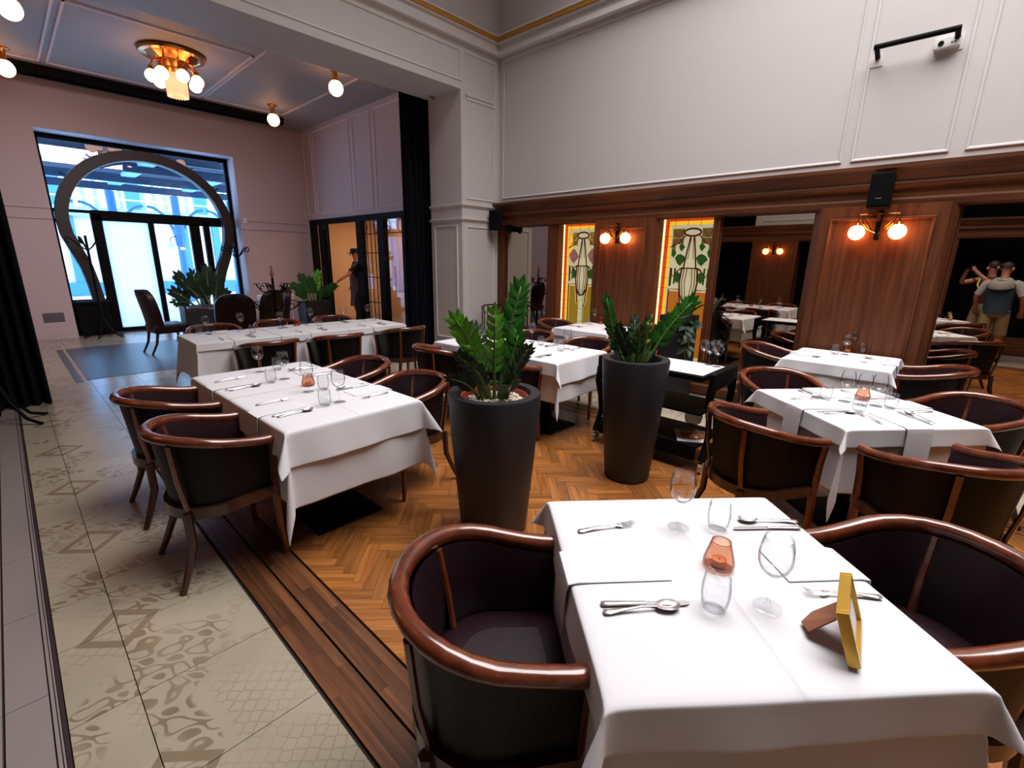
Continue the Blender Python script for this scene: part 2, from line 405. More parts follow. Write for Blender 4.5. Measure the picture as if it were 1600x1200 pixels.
# herringbone oak
PX0, PX1, PY0, PY1 = .85, 4.05, -2.6, 4.01
bl, bw = .33, .066; blocks = []
n_ = int(bl/bw)
c45 = math.cos(PI/4)
def rot(p): return (p[0]*c45 - p[1]*c45 + 2.4, p[0]*c45 + p[1]*c45 + 1.2)
for i in range(-70, 71):
    for j in range(-14, 15):
        # herringbone lattice: step (bw, bw) and (2*bl... ) pairs
        bx = i*bw + j*bl; by = i*bw - j*bl
        for kind in (0, 1):
            if kind == 0: q = [(bx, by), (bx+bl, by), (bx+bl, by+bw), (bx, by+bw)]
            else: q = [(bx, by+bw), (bx+bw, by+bw), (bx+bw, by+bw+bl), (bx, by+bw+bl)]
            R_ = [rot(p) for p in q]
            ux = [(p[0]-q[0][0], p[1]-q[0][1]) if kind == 0 else (p[1]-q[0][1], p[0]-q[0][0]) for p in q]
            poly = clip_poly([(*a, *b) for a, b in zip(R_, ux)], PX0, PX1, PY0, PY1)
            if poly:
                cxm = sum(p[0] for p in poly)/len(poly); cym = sum(p[1] for p in poly)/len(poly)
                blocks.append((0 if visible(cxm, cym) else 50, math.hypot(cxm, cym), poly))
blocks.sort(key=lambda t: t[0]+t[1])
def block(mb, poly):
    cxm = sum(p[0] for p in poly)/len(poly); cym = sum(p[1] for p in poly)/len(poly)
    P = [(p[0]+(cxm-p[0])*.012, p[1]+(cym-p[1])*.012) for p in poly]
    ox, oy = random.random()*20, random.random()*20; n = len(P); k0 = len(mb.f); mb.prism(P, -.012, random.uniform(-.0003, .0002))
    mb.uv[k0+1] = [(p[2]+ox, p[3]+oy) for p in poly]
for t in blocks[:290]:
    mb = MB(); block(mb, t[2]); mb.build('parquet_block', 'parquet', floor)
mb = MB()
for t in blocks[290:]: block(mb, t[2])
mb.build('parquet_field', 'parquet', floor)['kind'] = 'stuff'
fm = thing('entrance_mat', 'dark grey inset mat, coloured with the blue sky reflection, on the tiles before the arched doorway', 'mat', (1.15, 9.6, 0))
MB().box(-.62, 1.0, -1.45, 1.5, 0, .004).build('mat_field', 'mat', fm); MB().box(-.74, -.66, -1.55, 1.5, 0, .003).build('mat_border', 'mat', fm)

# ---- right wall
WX = 5.88
wr = struct(MB().box(WX, 6.3, -4.2, 5.87, 2.5, 7.4).build('wall_right', 'white'))
def moulding(parent, pts, axis, w=.028, d=.014, mat='trimw'):
    # closed rectangle of picture moulding; pts=(a0,a1,z0,z1); axis=('x',X,sign) or ('y',Y,sign)
    a0, a1, z0, z1 = pts; kind, V, s = axis; mb = MB()
    prof = [(0, 0), (d, .25*w), (d*.9, .7*w), (.3*d, w)]
    ring = []
    for (aa, zz, sa, sz) in ((a0,z0,1,1),(a1,z0,-1,1),(a1,z1,-1,-1),(a0,z1,1,-1)):
        row = []
        for dep, ins in prof:
            A = aa+sa*ins; Z = zz+sz*ins; D = V+s*dep
            row.append((D, A, Z) if kind == 'x' else (A, D, Z))
        ring.append(row)
    ring.append(ring[0]); mb.grid(ring); return mb.build('panel_moulding', mat, parent)
for a0, a1 in ((1.09, 5.77), (.30, 1.02), (-1.9, .20), (-4, -2)): moulding(wr, (a0, a1, 2.575, 4.58), ('x', WX, -1))
prof = [(0, 2.13), (-.035, 2.15), (-.04, 2.20), (-.02, 2.22), (-.02, 2.29), (-.055, 2.31), (-.06, 2.34), (-.045, 2.36), (-.085, 2.42), (-.095, 2.44), (-.12, 2.47), (-.12, 2.505), (.02, 2.505), (.02, 2.13)]
def yprofile(x, prof, y0, y1, name, mat, parent=None, s=1):
    mb = MB(); n = len(prof)
    mb.add([(x+s*u, y0, z) for u, z in prof]+[(x+s*u, y1, z) for u, z in prof],
           [tuple(range(n)), tuple(range(2*n-1, n-1, -1))]+[(i, (i+1)%n, (i+1)%n+n, i+n) for i in range(n)])
    return mb.build(name, mat, parent, smooth=True, angle=25)
fac = struct(MB().box(6.03, 6.3, -4.2, 5.87, 0, 2.5).build('wall_panelled', 'wwood'))
yprofile(5.86, prof, -4.1, 5.87, 'cornice', 'cwood', fac)
MB().box(5.865, 6.03, -4.1, 5.87, 2.17, 2.5).build('header_board', 'cwood', fac)
yprofile(5.86, [(0, 0), (-.03, 0), (-.03, .10), (-.012, .13), (-.02, .17), (-.02, .21), (0, .24), (.0, .30), (.16, .30), (.16, 0)], -4.1, 5.87, 'skirting', 'cwood', fac)
for y0, y1 in ((5.72, 5.87), (4.57, 4.78), (2.19, 2.27)): MB().box(5.865, 5.975, y0, y1, .3, 2.17).build('stile', 'wwood', fac, bevel=.008)
def pilaster(y0, y1):
    xf = 5.80
    MB().prism([(5.975, y0), (5.865, y0), (xf, y0+.06), (xf, y1-.06), (5.865, y1), (5.975, y1)], .02, 2.16).build('pilaster', 'wwood', fac)
    moulding(fac, (y0+.14, y1-.14, .38, 2.05), ('x', xf, -1), .03, .016, 'wwood')
    yc = (y0+y1)/2
    for k in (-.085, 0, .085): MB().box(xf-.006, xf+.001, yc+k-.004, yc+k+.004, .42, 1.70).build('bead_strip', 'cwood', fac)
for a in ((2.95, 3.93), (.13, 1.23), (-2.4, -1.3)): pilaster(*a)
for i, (y0, y1, lab) in enumerate(((4.78, 5.72, 'tall dark mirror beside the white pillar, left of the amber glass panels'),
      (1.23, 2.19, 'tall dark mirror between the second glass panel and the right wood pilaster'),
      (-1.3, .13, 'tall dark mirror at the right edge showing two men reflected'))):
    t = thing('wall_mirror', lab, 'mirror', (5.93, (y0+y1)/2, .3)); hw = (y1-y0)/2
    MB().box(-.012, .0, -hw, hw, 0, 1.87).build('mirror_glass', 'mirror', t)
    MB().box(.001, .02, -hw, hw, 0, 1.87).build('backing', 'black', t)
    moulding(t, (-hw, hw, 0, 1.87), ('x', -.012, -1), .018, .01, 'wwood')
# ---- stained glass
def stained(y0, y1, z0, z1, variant, label):
    t = thing('stained_glass_window', label, 'window', (6.0, (y0+y1)/2, z0)); W = y1-y0; H = z1-z0; cnt = [0]
    MB().box(.012, .02, -W/2, W/2, 0, H).build('lightbox', 'ledw', t)
    sg = {}
    def gm(name, col, s):
        if name not in sg:
            M['sg_'+name+str(variant)] = emit('stained_'+name, col, s); sg[name] = 1
        return 'sg_'+name+str(variant)
    cream = gm('cream', (.80, .70, .42), .62); red = gm('red', (.75, .07, .01), .8); yel = gm('yellow', (1, .52, .03), 1.0)
    hot = gm('hot', (1, .75, .35), 1.9); amb = gm('amber', (.58, .20, .015) if variant else (.42, .25, .02), .55); grn = gm('green', (.035, .13, .02), .4)
    olive = gm('olive', (.25, .14, .04), .5); ros = gm('rose', (.36, .16, .13), .6); dark = gm('maroon', (.12, .012, .006), .4); lea = gm('lead', (.02, .01, .005), .15)
    lay = [0.010]
    def poly(pts, mat, name='glass_piece', l=None):       # pts: u across (-.5 left .. .5 right), v up 0..1
        d = (l if l is not None else lay[0]); lay[0] -= .0004
        mb = MB(); P = [(-u*W, v*H) for u, v in pts]; n = len(P)
        mb.add([(d, y, z) for y, z in P]+[(d-.003, y, z) for y, z in P], [tuple(range(n)), tuple(range(2*n-1, n-1, -1))]+[(i, (i+1)%n, (i+1)%n+n, i+n) for i in range(n)])
        mb.build(name, mat, t)
    def rect(u0, u1, v0, v1, mat, name='glass_piece'): poly([(u0, v0), (u1, v0), (u1, v1), (u0, v1)], mat, name)
    def line(pts, w, mat, name='lead_came'):
        mb = MB(); d = lay[0]; lay[0] -= .0004; P = [Vector((0, -u*W, v*H)) for u, v in pts]
        L = []; 
        for i, p in enumerate(P):
            tt = (P[min(i+1, len(P)-1)]-P[max(i-1, 0)]); tt.normalize(); nn = Vector((0, -tt.z, tt.y)); L.append((p+nn*w/2, p-nn*w/2))
        rows = [[(d-.004, a.y, a.z) for a, b in L], [(d-.004, b.y, b.z) for a, b in L], [(d, b.y, b.z) for a, b in L], [(d, a.y, a.z) for a, b in L], [(d-.004, a.y, a.z) for a, b in L]]
        mb.grid(rows); mb.build(name, mat, t)
    rect(-.5, .5, 0, 1, hot); rect(-.465, .465, .0, .992, red); rect(-.40, .40, .0, .970, yel); rect(-.355, .355, 0, .945, cream)
    for k in range(14):
        v = .03+.07*k; line([(-.5, v), (-.34, v+.002)], .003, lea); line([(.34, v), (.5, v)], .003, lea)
    for k in range(4): line([(-.3+.2*k, .935), (-.3+.2*k, 1)], .003, lea)
    for s in (-1, 1):
        rect(min(s*.32, s*.14), max(s*.32, s*.14), .82, .92, amb if variant == 0 else olive)
        rect(min(s*.32, s*.26), max(s*.32, s*.26), .74, .92, olive if variant else yel)
        line([(s*.33, .92), (s*.14, .82)], .006, dark); line([(s*.14, .92), (s*.33, .80)], .006, dark); line([(s*.33, .86), (s*.14, .86)], .004, cream)
        rect(min(s*.32, s*.22), max(s*.32, s*.22), .535, .66, grn); rect(min(s*.28, s*.25), max(s*.28, s*.25), .54, .66, cream)
        ov = lambda cu, cv, a, b: [(cu-a, cv+b*.2), (cu-a*.6, cv+b*.8), (cu, cv+b), (cu+a*.7, cv+b*.6), (cu+a*1.15, cv-b*.1), (cu+a*.5, cv-b*.75), (cu+a*.1, cv-b*1.3), (cu-a*.5, cv-b*.8)]
        poly(ov(s*.19, .60, .06, .035), grn)
        if variant:
            poly(ov(s*.17, .72, .085, .035), grn); poly(ov(s*.16, .80, .045, .022), grn); poly(ov(s*.28, .76, .035, .025), grn)
        else:
            poly(ov(s*.22, .735, .11, .045), ros); poly(ov(s*.22, .765, .06, .03), ros); line(ov(s*.2, .74, .06, .025), .004, dark)
        poly([(s*.33, .52), (s*.10, .52), (s*.12, .555), (s*.2, .56), (s*.28, .54)], cream)
        poly([(s*.30, .05), (s*.30, .50), (s*.14, .50), (s*.10, .44), (s*.07, .34), (s*.07, .05)], amb)
        edge = [(s*.31, .03), (s*.31, .515), (s*.14, .515), (s*.12, .45), (s*.10, .42), (s*.10, .36), (s*.06, .34)]
        line(edge, .016, dark); line([(s*.285, .05), (s*.285, .50), (s*.155, .50), (s*.135, .43), (s*.125, .38), (s*.09, .345)], .007, yel if variant == 0 else red)
        line([(s*.30, .55), (s*.30, .66), (s*.27, .60), (s*.16, .655), (s*.08, .655)], .012, dark)
        line([(s*.34, .80), (s*.2, .83), (s*.10, .88)], .013, dark)
        for a, wd in ((.125, .022), (.085, .011), (.04, .009)):
            line([(s*a, .66), (s*(a+.02), .56), (s*a*.95, .48), (s*a*.5, .43)], wd, dark if a != .085 else (grn if variant else lea))
        line([(s*.03, .87), (s*.07, .76), (s*.10, .66)], .018, dark); line([(s*.02, .86), (s*.045, .72)], .006, lea)
        line([(s*.06, .43), (s*.055, .04)], .007, grn)
    poly([(-.05, .43), (.05, .43), (.05, .04), (-.05, .04)], cream)
    poly([(-.07, .66), (-.05, .70), (0, .715), (.05, .70), (.07, .66)], cream)
    line([(-.20, .635), (-.13, .66), (.13, .66), (.20, .635)], .016, dark)
    line([(.13*math.cos(q*PI/8), .895+.024*math.sin(q*PI/8)) for q in range(17)], .022, dark)
    line([(-.10, .47), (-.06, .435), (0, .425), (.06, .435), (.10, .47)], .022, dark)
    for k in range(6): line([(-.05, .10+.055*k), (.05, .12+.055*k*(1 if k % 2 else .9))], .003, lea)
    if variant:
        poly(ov(.03, .33, .045, .02), grn); poly(ov(.10, .2, .05, .02), grn)
    else:
        for uu in (-.17, .17): poly(ov(uu, .09, .09, .035), ros)
    return t
stained(3.80, 4.58, .32, 2.168, 0, 'backlit stained-glass panel with pink roses beside the left wall lamp')
stained(2.14, 2.96, .32, 2.168, 1, 'backlit stained-glass panel with leafy lyre behind the tall black box planter')
# ---- pillar and beam
pl = struct(MB().box(5.08, WX+.4, 5.87, 6.65, 0, 4.02).build('wall_pillar', 'white'))
struct_beam = struct(MB().box(-1.4, WX+.4, 5.87, 6.65, 4.02, 4.65).build('trim_beam', 'white'))
struct(MB().box(-1.4, WX+.4, 5.87, 6.2, 4.65, 7.4).build('wall_beam_upper', 'white'))
for z in (2.43, 2.22):
    MB().sweep([(5.08, 6.66, z), (5.08, 5.87, z), (WX, 5.87, z)], [(-.002, -.03), (.02, -.02), (.035, .0), (.035, .012), (-.002, .02)]).build('dado_moulding', 'trimw', pl)
moulding(pl, (5.17, WX-.1, 2.52, 3.98), ('y', 5.87, -1)); moulding(pl, (5.17, WX-.1, .3, 2.12), ('y', 5.87, -1)); moulding(pl, (5.97, 6.56, .3, 2.14), ('x', 5.08, -1), .035, .02)
moulding(struct_beam, (5.17, WX-.07, 3.9, 4.53), ('y', 5.87, -1)); moulding(struct_beam, (-.9, 5.09, 4.12, 4.53), ('y', 5.87, -1))
for z, d, hh, mt in ((4.62, .07, .06, 'trimw'), (4.68, .05, .09, 'trimw'), (4.77, .085, .018, 'trimw'), (4.79, .095, .055, 'gold'), (4.847, .10, .02, 'trimw')):
    MB().sweep([(-1.0, 5.868, z), (WX-.002, 5.868, z), (WX-.002, -4.1, z)], [(0, 0), (d, 0), (d, hh), (0, hh)]).build('crown_moulding', mt, wr)
pb = struct(MB().box(5.02, 5.08, 5.82, 6.66, 0, .14).box(5.02, WX, 5.80, 5.87, 0, .14).build('baseboard_pillar', 'trimw', bevel=.01))
# ---- rear room
struct(MB().box(-1.4, 5.9, 6.65, 13.2, 4.6, 4.8).build('ceiling', 'ceil'))
ce = bpy.data.objects['ceiling']
for (x0, x1, y0, y1) in ((3.31, 4.8, 8.2, 11.45), (1.1, 3.25, 8.62, 11.45), (-.6, 1.0, 8.62, 11.45), (-.6, 4.8, 6.8, 8.1)):
    for a, b in (((x0, y0), (x1, y0)), ((x1, y0), (x1, y1)), ((x1, y1), (x0, y1)), ((x0, y1), (x0, y0))):
        MB().box(min(a[0], b[0])-.015, max(a[0], b[0])+.015, min(a[1], b[1])-.015, max(a[1], b[1])+.015, 4.58, 4.6).build('ceiling_moulding', 'rtrim', ce)
wf = MB(); wf.box(-1.4, .84, 12.6, 13.2, 0, 4.6); wf.box(4.07, 5.9, 12.6, 13.2, 0, 4.6); wf.box(.84, 4.07, 12.6, 13.2, 3.79, 4.6)
wf = struct(wf.build('wall_back', 'rear'))
for z in (2.43, 2.24):
    MB().box(-1.2, .84, 12.575, 12.6, z-.015, z+.015).build('dado_moulding', 'rear', wf); MB().box(4.07, 5.65, 12.575, 12.6, z-.015, z+.015).build('dado_moulding', 'rear', wf)
bb = MB().box(-1.2, .84, 12.57, 12.6, 0, .14).box(4.07, 5.65, 12.57, 12.6, 0, .14); struct(bb.build('baseboard_back', 'rear'))
ws = MB(); ws.box(5.65, 5.9, 6.65, 13.2, 2.52, 4.6); ws.box(5.65, 5.9, 12.42, 13.2, 0, 2.52); ws.box(5.65, 5.9, 6.65, 8.0, 0, 2.52)
ws = struct(ws.build('wall_side', 'rear'))
for a0, a1 in ((12.02, 12.45), (10.19, 11.9), (9.33, 10.06), (7.4, 9.2)): moulding(ws, (a0, a1, 2.62, 4.5), ('x', 5.65, -1), .035, .018, 'rtrim')
struct(MB().box(-1.5, -1.0, 6.0, 13.2, 0, 4.8).build('wall_left_rear', 'rear'))
t = thing('ceiling_rail', 'black openwork rail under the ceiling before the arched window wall', 'rail', (2.0, 11.85, 4.6))
MB().box(-3.0, 2.92, -.16, -.12, -.13, 0).box(-3.0, 2.92, .12, .16, -.13, 0).build('side_rail', 'matte', t)
mb = MB()
for k in range(74):
    x = -2.96+.08*k; mb.add([(x, -.12, -.10), (x+.02, -.12, -.10), (x+.09, .12, -.10), (x+.07, .12, -.10), (x, -.12, -.115), (x+.02, -.12, -.115), (x+.09, .12, -.115), (x+.07, .12, -.115)], [(0,1,2,3),(7,6,5,4),(0,4,5,1),(1,5,6,2),(2,6,7,3),(3,7,4,0)])
mb.build('lattice', 'matte', t)
MB().box(-3, 2.92, -.12, .12, -.02, -.005).build('top_plate', 'matte', t)
t = thing('wall_vent', 'grey metal vent plate low on the wall left of the arch', 'vent', (.545, 12.6, .42))
MB().box(-.15, .15, -.015, 0, -.09, .09).build('frame', 'dplate', t, bevel=.004)
for k in range(6): MB().box(-.13, .13, -.022, -.012, -.075+.026*k, -.062+.026*k).build('slat', 'dplate', t)
# doors of side wall
dr = struct(thing('door_1', None, None, (5.65, 0, 0)))
fr = MB(); fr.box(-.03, .08, 8.0, 12.42, 2.40, 2.52)
for y0, y1 in ((12.22, 12.42), (11.72, 11.95), (9.9, 10.12), (9.0, 9.24), (8.0, 8.33)): fr.box(-.03, .08, y0, y1, 0, 2.40)
fr.box(-.03, .08, 8.0, 10.0, 0, .10); fr.box(-.03, .08, 11.95, 12.22, 0, .1); fr.build('door_frame', 'black', dr)
def grille(y0, y1, z0, z1, n, rows, ring=True):
    mb = MB()
    for k in range(1, n): y = y0+(y1-y0)*k/n; mb.box(.005, .02, y-.006, y+.006, z0, z1)
    for z in rows: mb.box(.003, .022, y0, y1, z-.008, z+.008)
    if ring:
        for yy in (y0+.1, y1-.1): mb.tube([(.012, yy+.10*math.cos(q*PI/8), z1-.14+.12*math.sin(q*PI/8)) for q in range(17)], .007, 6)
    mb.build('leaded_grille', 'black', dr)
    MB().box(.024, .028, y0, y1, z0, z1).build('door_pane', 'glass', dr)
grille(9.24, 9.9, .1, 2.40, 4, (.65, 1.2, 1.72, 2.12)); grille(8.33, 9.0, .1, 2.40, 1, (2.12,)); grille(11.95, 12.22, .1, 2.40, 1, (2.1,), False)
for y in (8.88,):
    MB().tube([(-.03, y, 1.45), (-.09, y, 1.45), (-.09, y, .75), (-.03, y, .75)], .014, 8).build('door_handle', 'black', dr)
    MB().box(-.045, -.02, y-.03, y+.1, 1.58, 1.66).build('lock_case', 'black', dr)
lf = thing('glazed_door', 'glass door held ajar by the waiter at the rear right', 'door', (5.62, 11.72, 0), math.radians(-18))
mb = MB(); mb.box(-.02, .02, -.12, 0, .01, 2.38); mb.box(-.02, .02, -.86, -.74, .01, 2.38); mb.box(-.02, .02, -.74, -.12, 2.28, 2.38); mb.box(-.02, .02, -.74, -.12, .01, .15)
mb.build('door_frame', 'black', lf); MB().box(-.003, .003, -.74, -.12, .15, 2.28).build('door_pane', 'glass', lf)
MB().tube([(-.02, -.8, 1.35), (-.07, -.8, 1.35), (-.07, -.8, .7), (-.02, -.8, .7)], .014, 8).build('door_handle', 'black', lf)
MB().box(-.01, .01, -.74, -.12, 1.5, 1.515).box(-.01, .01, -.74, -.12, 2.05, 2.065).build('glazing_bar', 'black', lf)
# corridor behind
co = MB(); co.box(7.7, 7.8, 7.5, 12.6, 0, 2.9); co.box(5.9, 7.8, 12.5, 12.6, 0, 2.9); co.box(5.9, 7.8, 7.5, 7.6, 0, 2.9); co.box(5.9, 7.8, 7.5, 12.6, 2.85, 2.95)
struct(co.build('wall_corridor', 'corr')); struct(MB().box(5.66, 7.8, 7.5, 12.6, -.1, 0).build('floor_corridor', 'ptile'))
t = thing('ottoman', 'red leather round ottoman seen through the rear glass door', 'stool', (6.35, 8.75, 0))
MB().lathe([(.001, 0), (.27, 0), (.27, .55), (.25, .6), (.001, .62)], 24).build('cushion', 'red', t, smooth=True); MB().lathe([(.26, 0), (.285, 0), (.285, .05), (.26, .05)], 24).build('plinth', 'black', t)
t = thing('corridor_counter', 'steel-fronted counter lit from above behind the rear glass doors', 'counter', (7.4, 9.3, 0))
MB().box(-.28, .28, -1.2, 1.2, 0, .98).build('counter_body', 'corr', t); MB().box(-.32, .28, -1.22, 1.22, .98, 1.02).build('counter_top', 'steel', t); MB().box(-.30, -.285, -1.2, 1.2, .90, .95).build('light_strip', 'ledw', t)
# arch window
wn = struct(thing('window_1', None, None, (0, 13.08, 0)))
mb = MB()
mb.box(.84, .90, -.04, .04, 0, 3.79); mb.box(4.0, 4.07, -.04, .04, 0, 3.79); mb.box(.84, 4.07, -.04, .04, 3.70, 3.79)
mb.box(1.46, 4.07, -.05, .05, 2.27, 2.47); mb.box(.84, 1.46, -.03, .03, 2.40, 2.46)
mb.box(1.43, 1.60, -.05, .05, 0, 2.4); mb.box(2.36, 2.46, -.05, .05, 0, 2.3); mb.box(3.13, 3.32, -.05, .05, 0, 2.3); mb.box(3.40, 3.52, -.05, .05, 0, 2.4)
mb.box(.84, 1.46, -.05, .05, 0, .70); mb.box(3.4, 4.07, -.05, .05, 0, .70); mb.box(1.58, 3.4, -.05, .05, 0, .08)
mb.build('window_frame', 'black', wn)
for x0, x1, z0, z1, mt in ((.9, 4.0, 2.47, 3.7, 'pane'), (.9, 1.43, .7, 2.4, 'pane'), (1.6, 2.36, .08, 2.27, 'frost'), (2.46, 3.13, .08, 2.27, 'pane'), (3.52, 4.0, .7, 2.4, 'pane')):
    MB().box(x0, x1, -.004, .004, z0, z1).build('window_pane', mt, wn)
# horseshoe arch
ar = thing('horseshoe_arch', 'dark wooden horseshoe arch framing the glazed entrance', 'arch', (2.42, 12.85, 0))
pts = [(1.25, .0, .13), (1.22, .35, .13), (1.13, .72, .12), (.99, .95, .11), (1.05, 1.17, .11), (1.20, 1.45, .11), (1.36, 1.75, .11), (1.44, 2.0, .10)]
R_ = 1.43; cz = 2.20; out = []
base = [(-x, z) for x, z, _ in pts[:]]
left = [(-1.10, 0), (-1.12, .35), (-1.14, .70), (-1.17, 1.0), (-1.22, 1.35), (-1.31, 1.65), (-1.41, 1.98)]
circ = [(-R_*math.cos(a), 2.22+R_*math.sin(a)*.94) for a in [PI*k/28 for k in range(0, 29)]]
right = [(1.40, 1.95), (1.30, 1.6), (1.18, 1.3), (1.08, 1.0), (1.04, .7), (1.06, .35), (1.1, 0)]
path = left+circ+right
mb = MB(); rows = []
P = [Vector((x, 0, z)) for x, z in path]
for i, p in enumerate(P):
    tt = (P[min(i+1, len(P)-1)]-P[max(i-1, 0)]).normalized(); nn = Vector((-tt.z, 0, tt.x))
    rows.append([p+nn*.095+Vector((0, -.10, 0)), p+nn*.105, p+nn*.095+Vector((0, .12, 0)), p-nn*.095+Vector((0, .12, 0)), p-nn*.105, p-nn*.095+Vector((0, -.10, 0)), p+nn*.095+Vector((0, -.10, 0))])
mb.grid(rows); M['archw'] = plain('arch_wood', (.018, .010, .009), .5, var=.2); mb.build('arch_ring', 'archw', ar, smooth=True)
for s in (-1, 1):
    MB().box(s*1.26-.26, s*1.26+.26, -.16, .12, 0, .62).build('plinth', 'matte', ar, bevel=.01); MB().box(s*1.26-.29, s*1.26+.29, -.19, .14, .62, .68).build('plinth_cap', 'matte', ar, bevel=.01)
mb = MB()
for k in range(1, 8): 
    a = PI*(.08+.12*k); mb.tube([(-1.58*math.cos(a)*.97, 0, 2.22+1.58*math.sin(a)*.9), (-1.66*math.cos(a), 0, 2.22+1.66*math.sin(a)*.9)], .012, 6)
mb.build('fixing_pins', 'black', ar)
# exterior market hall
ext = struct(MB().box(-8, 14, 13.2, 34, -.2, -.02).build('floor_exterior', 'ptile')); 
M['extfloor'] = plain('bright_paving', (.85, .85, .88), .7); ext.data.materials[0] = M['extfloor']
t = thing('market_canopy', 'blue steel canopy with slatted roof outside the arched window', 'canopy', (0, 13.2, 0))
M['cyan'] = plain('light_blue_steel', (.30, .62, .80), .5)
for k in range(8): MB().box(-5+2.0*k-.16, -5+2.0*k+.16, .4, 7.4, 3.78, 3.86).build('cross_beam', 'cyan', t)
for y in (.45, 2.6, 5.0, 7.4): MB().box(-6, 11, y-.07, y+.07, 3.62, 3.84).build('long_beam', 'blud', t)
for k in range(50): MB().box(-6, 11, .45+.14*k, .45+.14*k+.085, 3.90, 3.93).build('roof_slat', 'blud', t)
for k in range(3): MB().lathe([(.001, .0), (.05, -.02), (.001, -.04)], 10, loc=(1.2+1.3*k, 1.5, 3.62)).build('canopy_lamp', 'crystal', t)
for k in range(6):
    x = -2.4+1.75*k
    col = thing('market_column', None, 'column', (x, 20.6, 0)); col['label'] = 'blue cast-iron column with curved brackets in the market hall outside'; col['group'] = 'blue columns of the market hall'
    MB().lathe([(.20, 0), (.20, .5), (.13, .6), (.12, 2.2), (.2, 2.35), (.2, 2.5), (.13, 2.6), (.13, 3.6)], 14).build('shaft', 'blu', col, smooth=True)
    for s_ in (-1, 1): MB().tube([(s_*(.1+.72*(1-math.cos(a))), 0, 1.95+1.25*math.sin(a)) for a in [PI/2*q/8 for q in range(9)]], .05, 8).build('bracket', 'blu', col)
    MB().sphere((-.34, -.2, 1.95), .12, 12, 8).build('lamp_globe', 'paper', col); MB().tube([(-.34, -.2, 2.06), (-.34, -.2, 2.2), (0, 0, 2.3)], .015, 6).build('lamp_arm', 'blud', col)
bld = thing('market_facade', 'pale facade with blue glazing strips across the market hall outside', 'building', (0, 25.5, 0))
MB().box(-9, 16, .2, .4, 0, 3.4).build('wall', 'pale', bld)
for k in range(18): MB().box(-8+1.25*k, -7.72+1.25*k, .05, .2, 0, 3.4).build('pilaster_strip', 'blu', bld)
MB().box(-9, 16, .0, .2, 0, .5).build('plinth', 'blu', bld); MB().box(-9, 16, -.1, .3, 3.05, 3.4).build('fascia', 'cyan', bld)
for k in range(18, 60): MB().box(-8+.38*k, -8+.38*k+.13, .05, .15, 3.4, 6.4).build('louvre', 'cyan', bld)
for k in range(4, 9): MB().box(-8+2.4*k, -7.5+2.4*k, -.05, .2, 3.4, 6.4).build('mullion', 'blu', bld)
for z in (3.7, 4.2): MB().box(-9, 16, -.5, -.45, z, z+.05).build('tie_rod', 'paper', bld)
# left drape and pillar drape
def drape(name, x0, x1, y, z0, z1, label, amp=.05, fold=.09):
    t = thing(name, label, 'curtain', ((x0+x1)/2, y, 0)); hw = (x1-x0)/2; n = int((x1-x0)/fold*8)
    for s, pn in ((0, 'drape_front'), (1, 'drape_back')):
        rows = []
        for z in np.linspace(z0, z1, 7):
            fl = 1+.25*(1-(z-z0)/(z1-z0))
            rows.append([(-hw+2*hw*i/n, (amp*math.sin(i/8*2*PI+.3*z)+.015*math.sin(i*1.7))*fl*(1 if s == 0 else .8)+s*(.12), z) for i in range(n+1)])
        MB().grid(rows).build(pn, 'drape', t, smooth=True, angle=180)
    MB().tube([(-hw-.02, .05, z1+.02), (hw+.02, .05, z1+.02)], .02, 8).build('curtain_rod', 'black', t); return t
drape('curtain', 4.78, 5.2, 6.85, .01, 4.35, 'full-height navy-black curtain gathered beside the white pillar')
drape('curtain', -.95, .14, 7.1, .01, 4.4, 'full-height black curtain at the left edge behind the coat stand')
# opposite wall (seen only in the mirrors)
ow = MB(); ow.box(-1.4, -1.02, 1.7, 3.95, 2.5, 7.4); ow.box(-1.4, -1.02, .30, .45, 2.5, 7.4); ow.box(-1.4, -1.02, -4.2, 5.87, 3.9, 7.4)
ow = struct(ow.build('wall_left', 'white'))
MB().box(-1.7, -1.55, -4.4, 6.2, -.01, 4.2).build('dark_recess', 'void', ow)
yprofile(-1.02, prof, -4.1, 5.87, 'cornice', 'cwood', ow, -1)
moulding(ow, (1.85, 3.8, 2.6, 4.5), ('x', -1.02, 1))
for a, b in ((2.95, 3.95), (.2, .55), (-2.4, -1.3)): MB().box(-1.4, -1.0, a, b, 0, 2.17).build('pilaster', 'wwood', ow)
MB().box(-1.4, -1.03, -4.1, 5.87, 0, .3).build('skirting', 'cwood', ow)
struct(MB().box(-1.6, 6.3, -4.4, -4.2, 0, 7.4).build('wall_near', 'wwood'))
cc = MB(); cc.box(-1.6, .5, -4.4, 6.2, 7.4, 7.5); cc.box(5.3, 6.3, -4.4, 6.2, 7.4, 7.5); cc.box(.5, 5.3, -4.4, -3.2, 7.4, 7.5); cc.box(.5, 5.3, 3.6, 6.2, 7.4, 7.5)
struct(cc.build('ceiling_main', 'white')); struct(MB().box(.5, 5.3, -3.2, 3.6, 7.42, 7.44).build('window_skylight', 'paper'))

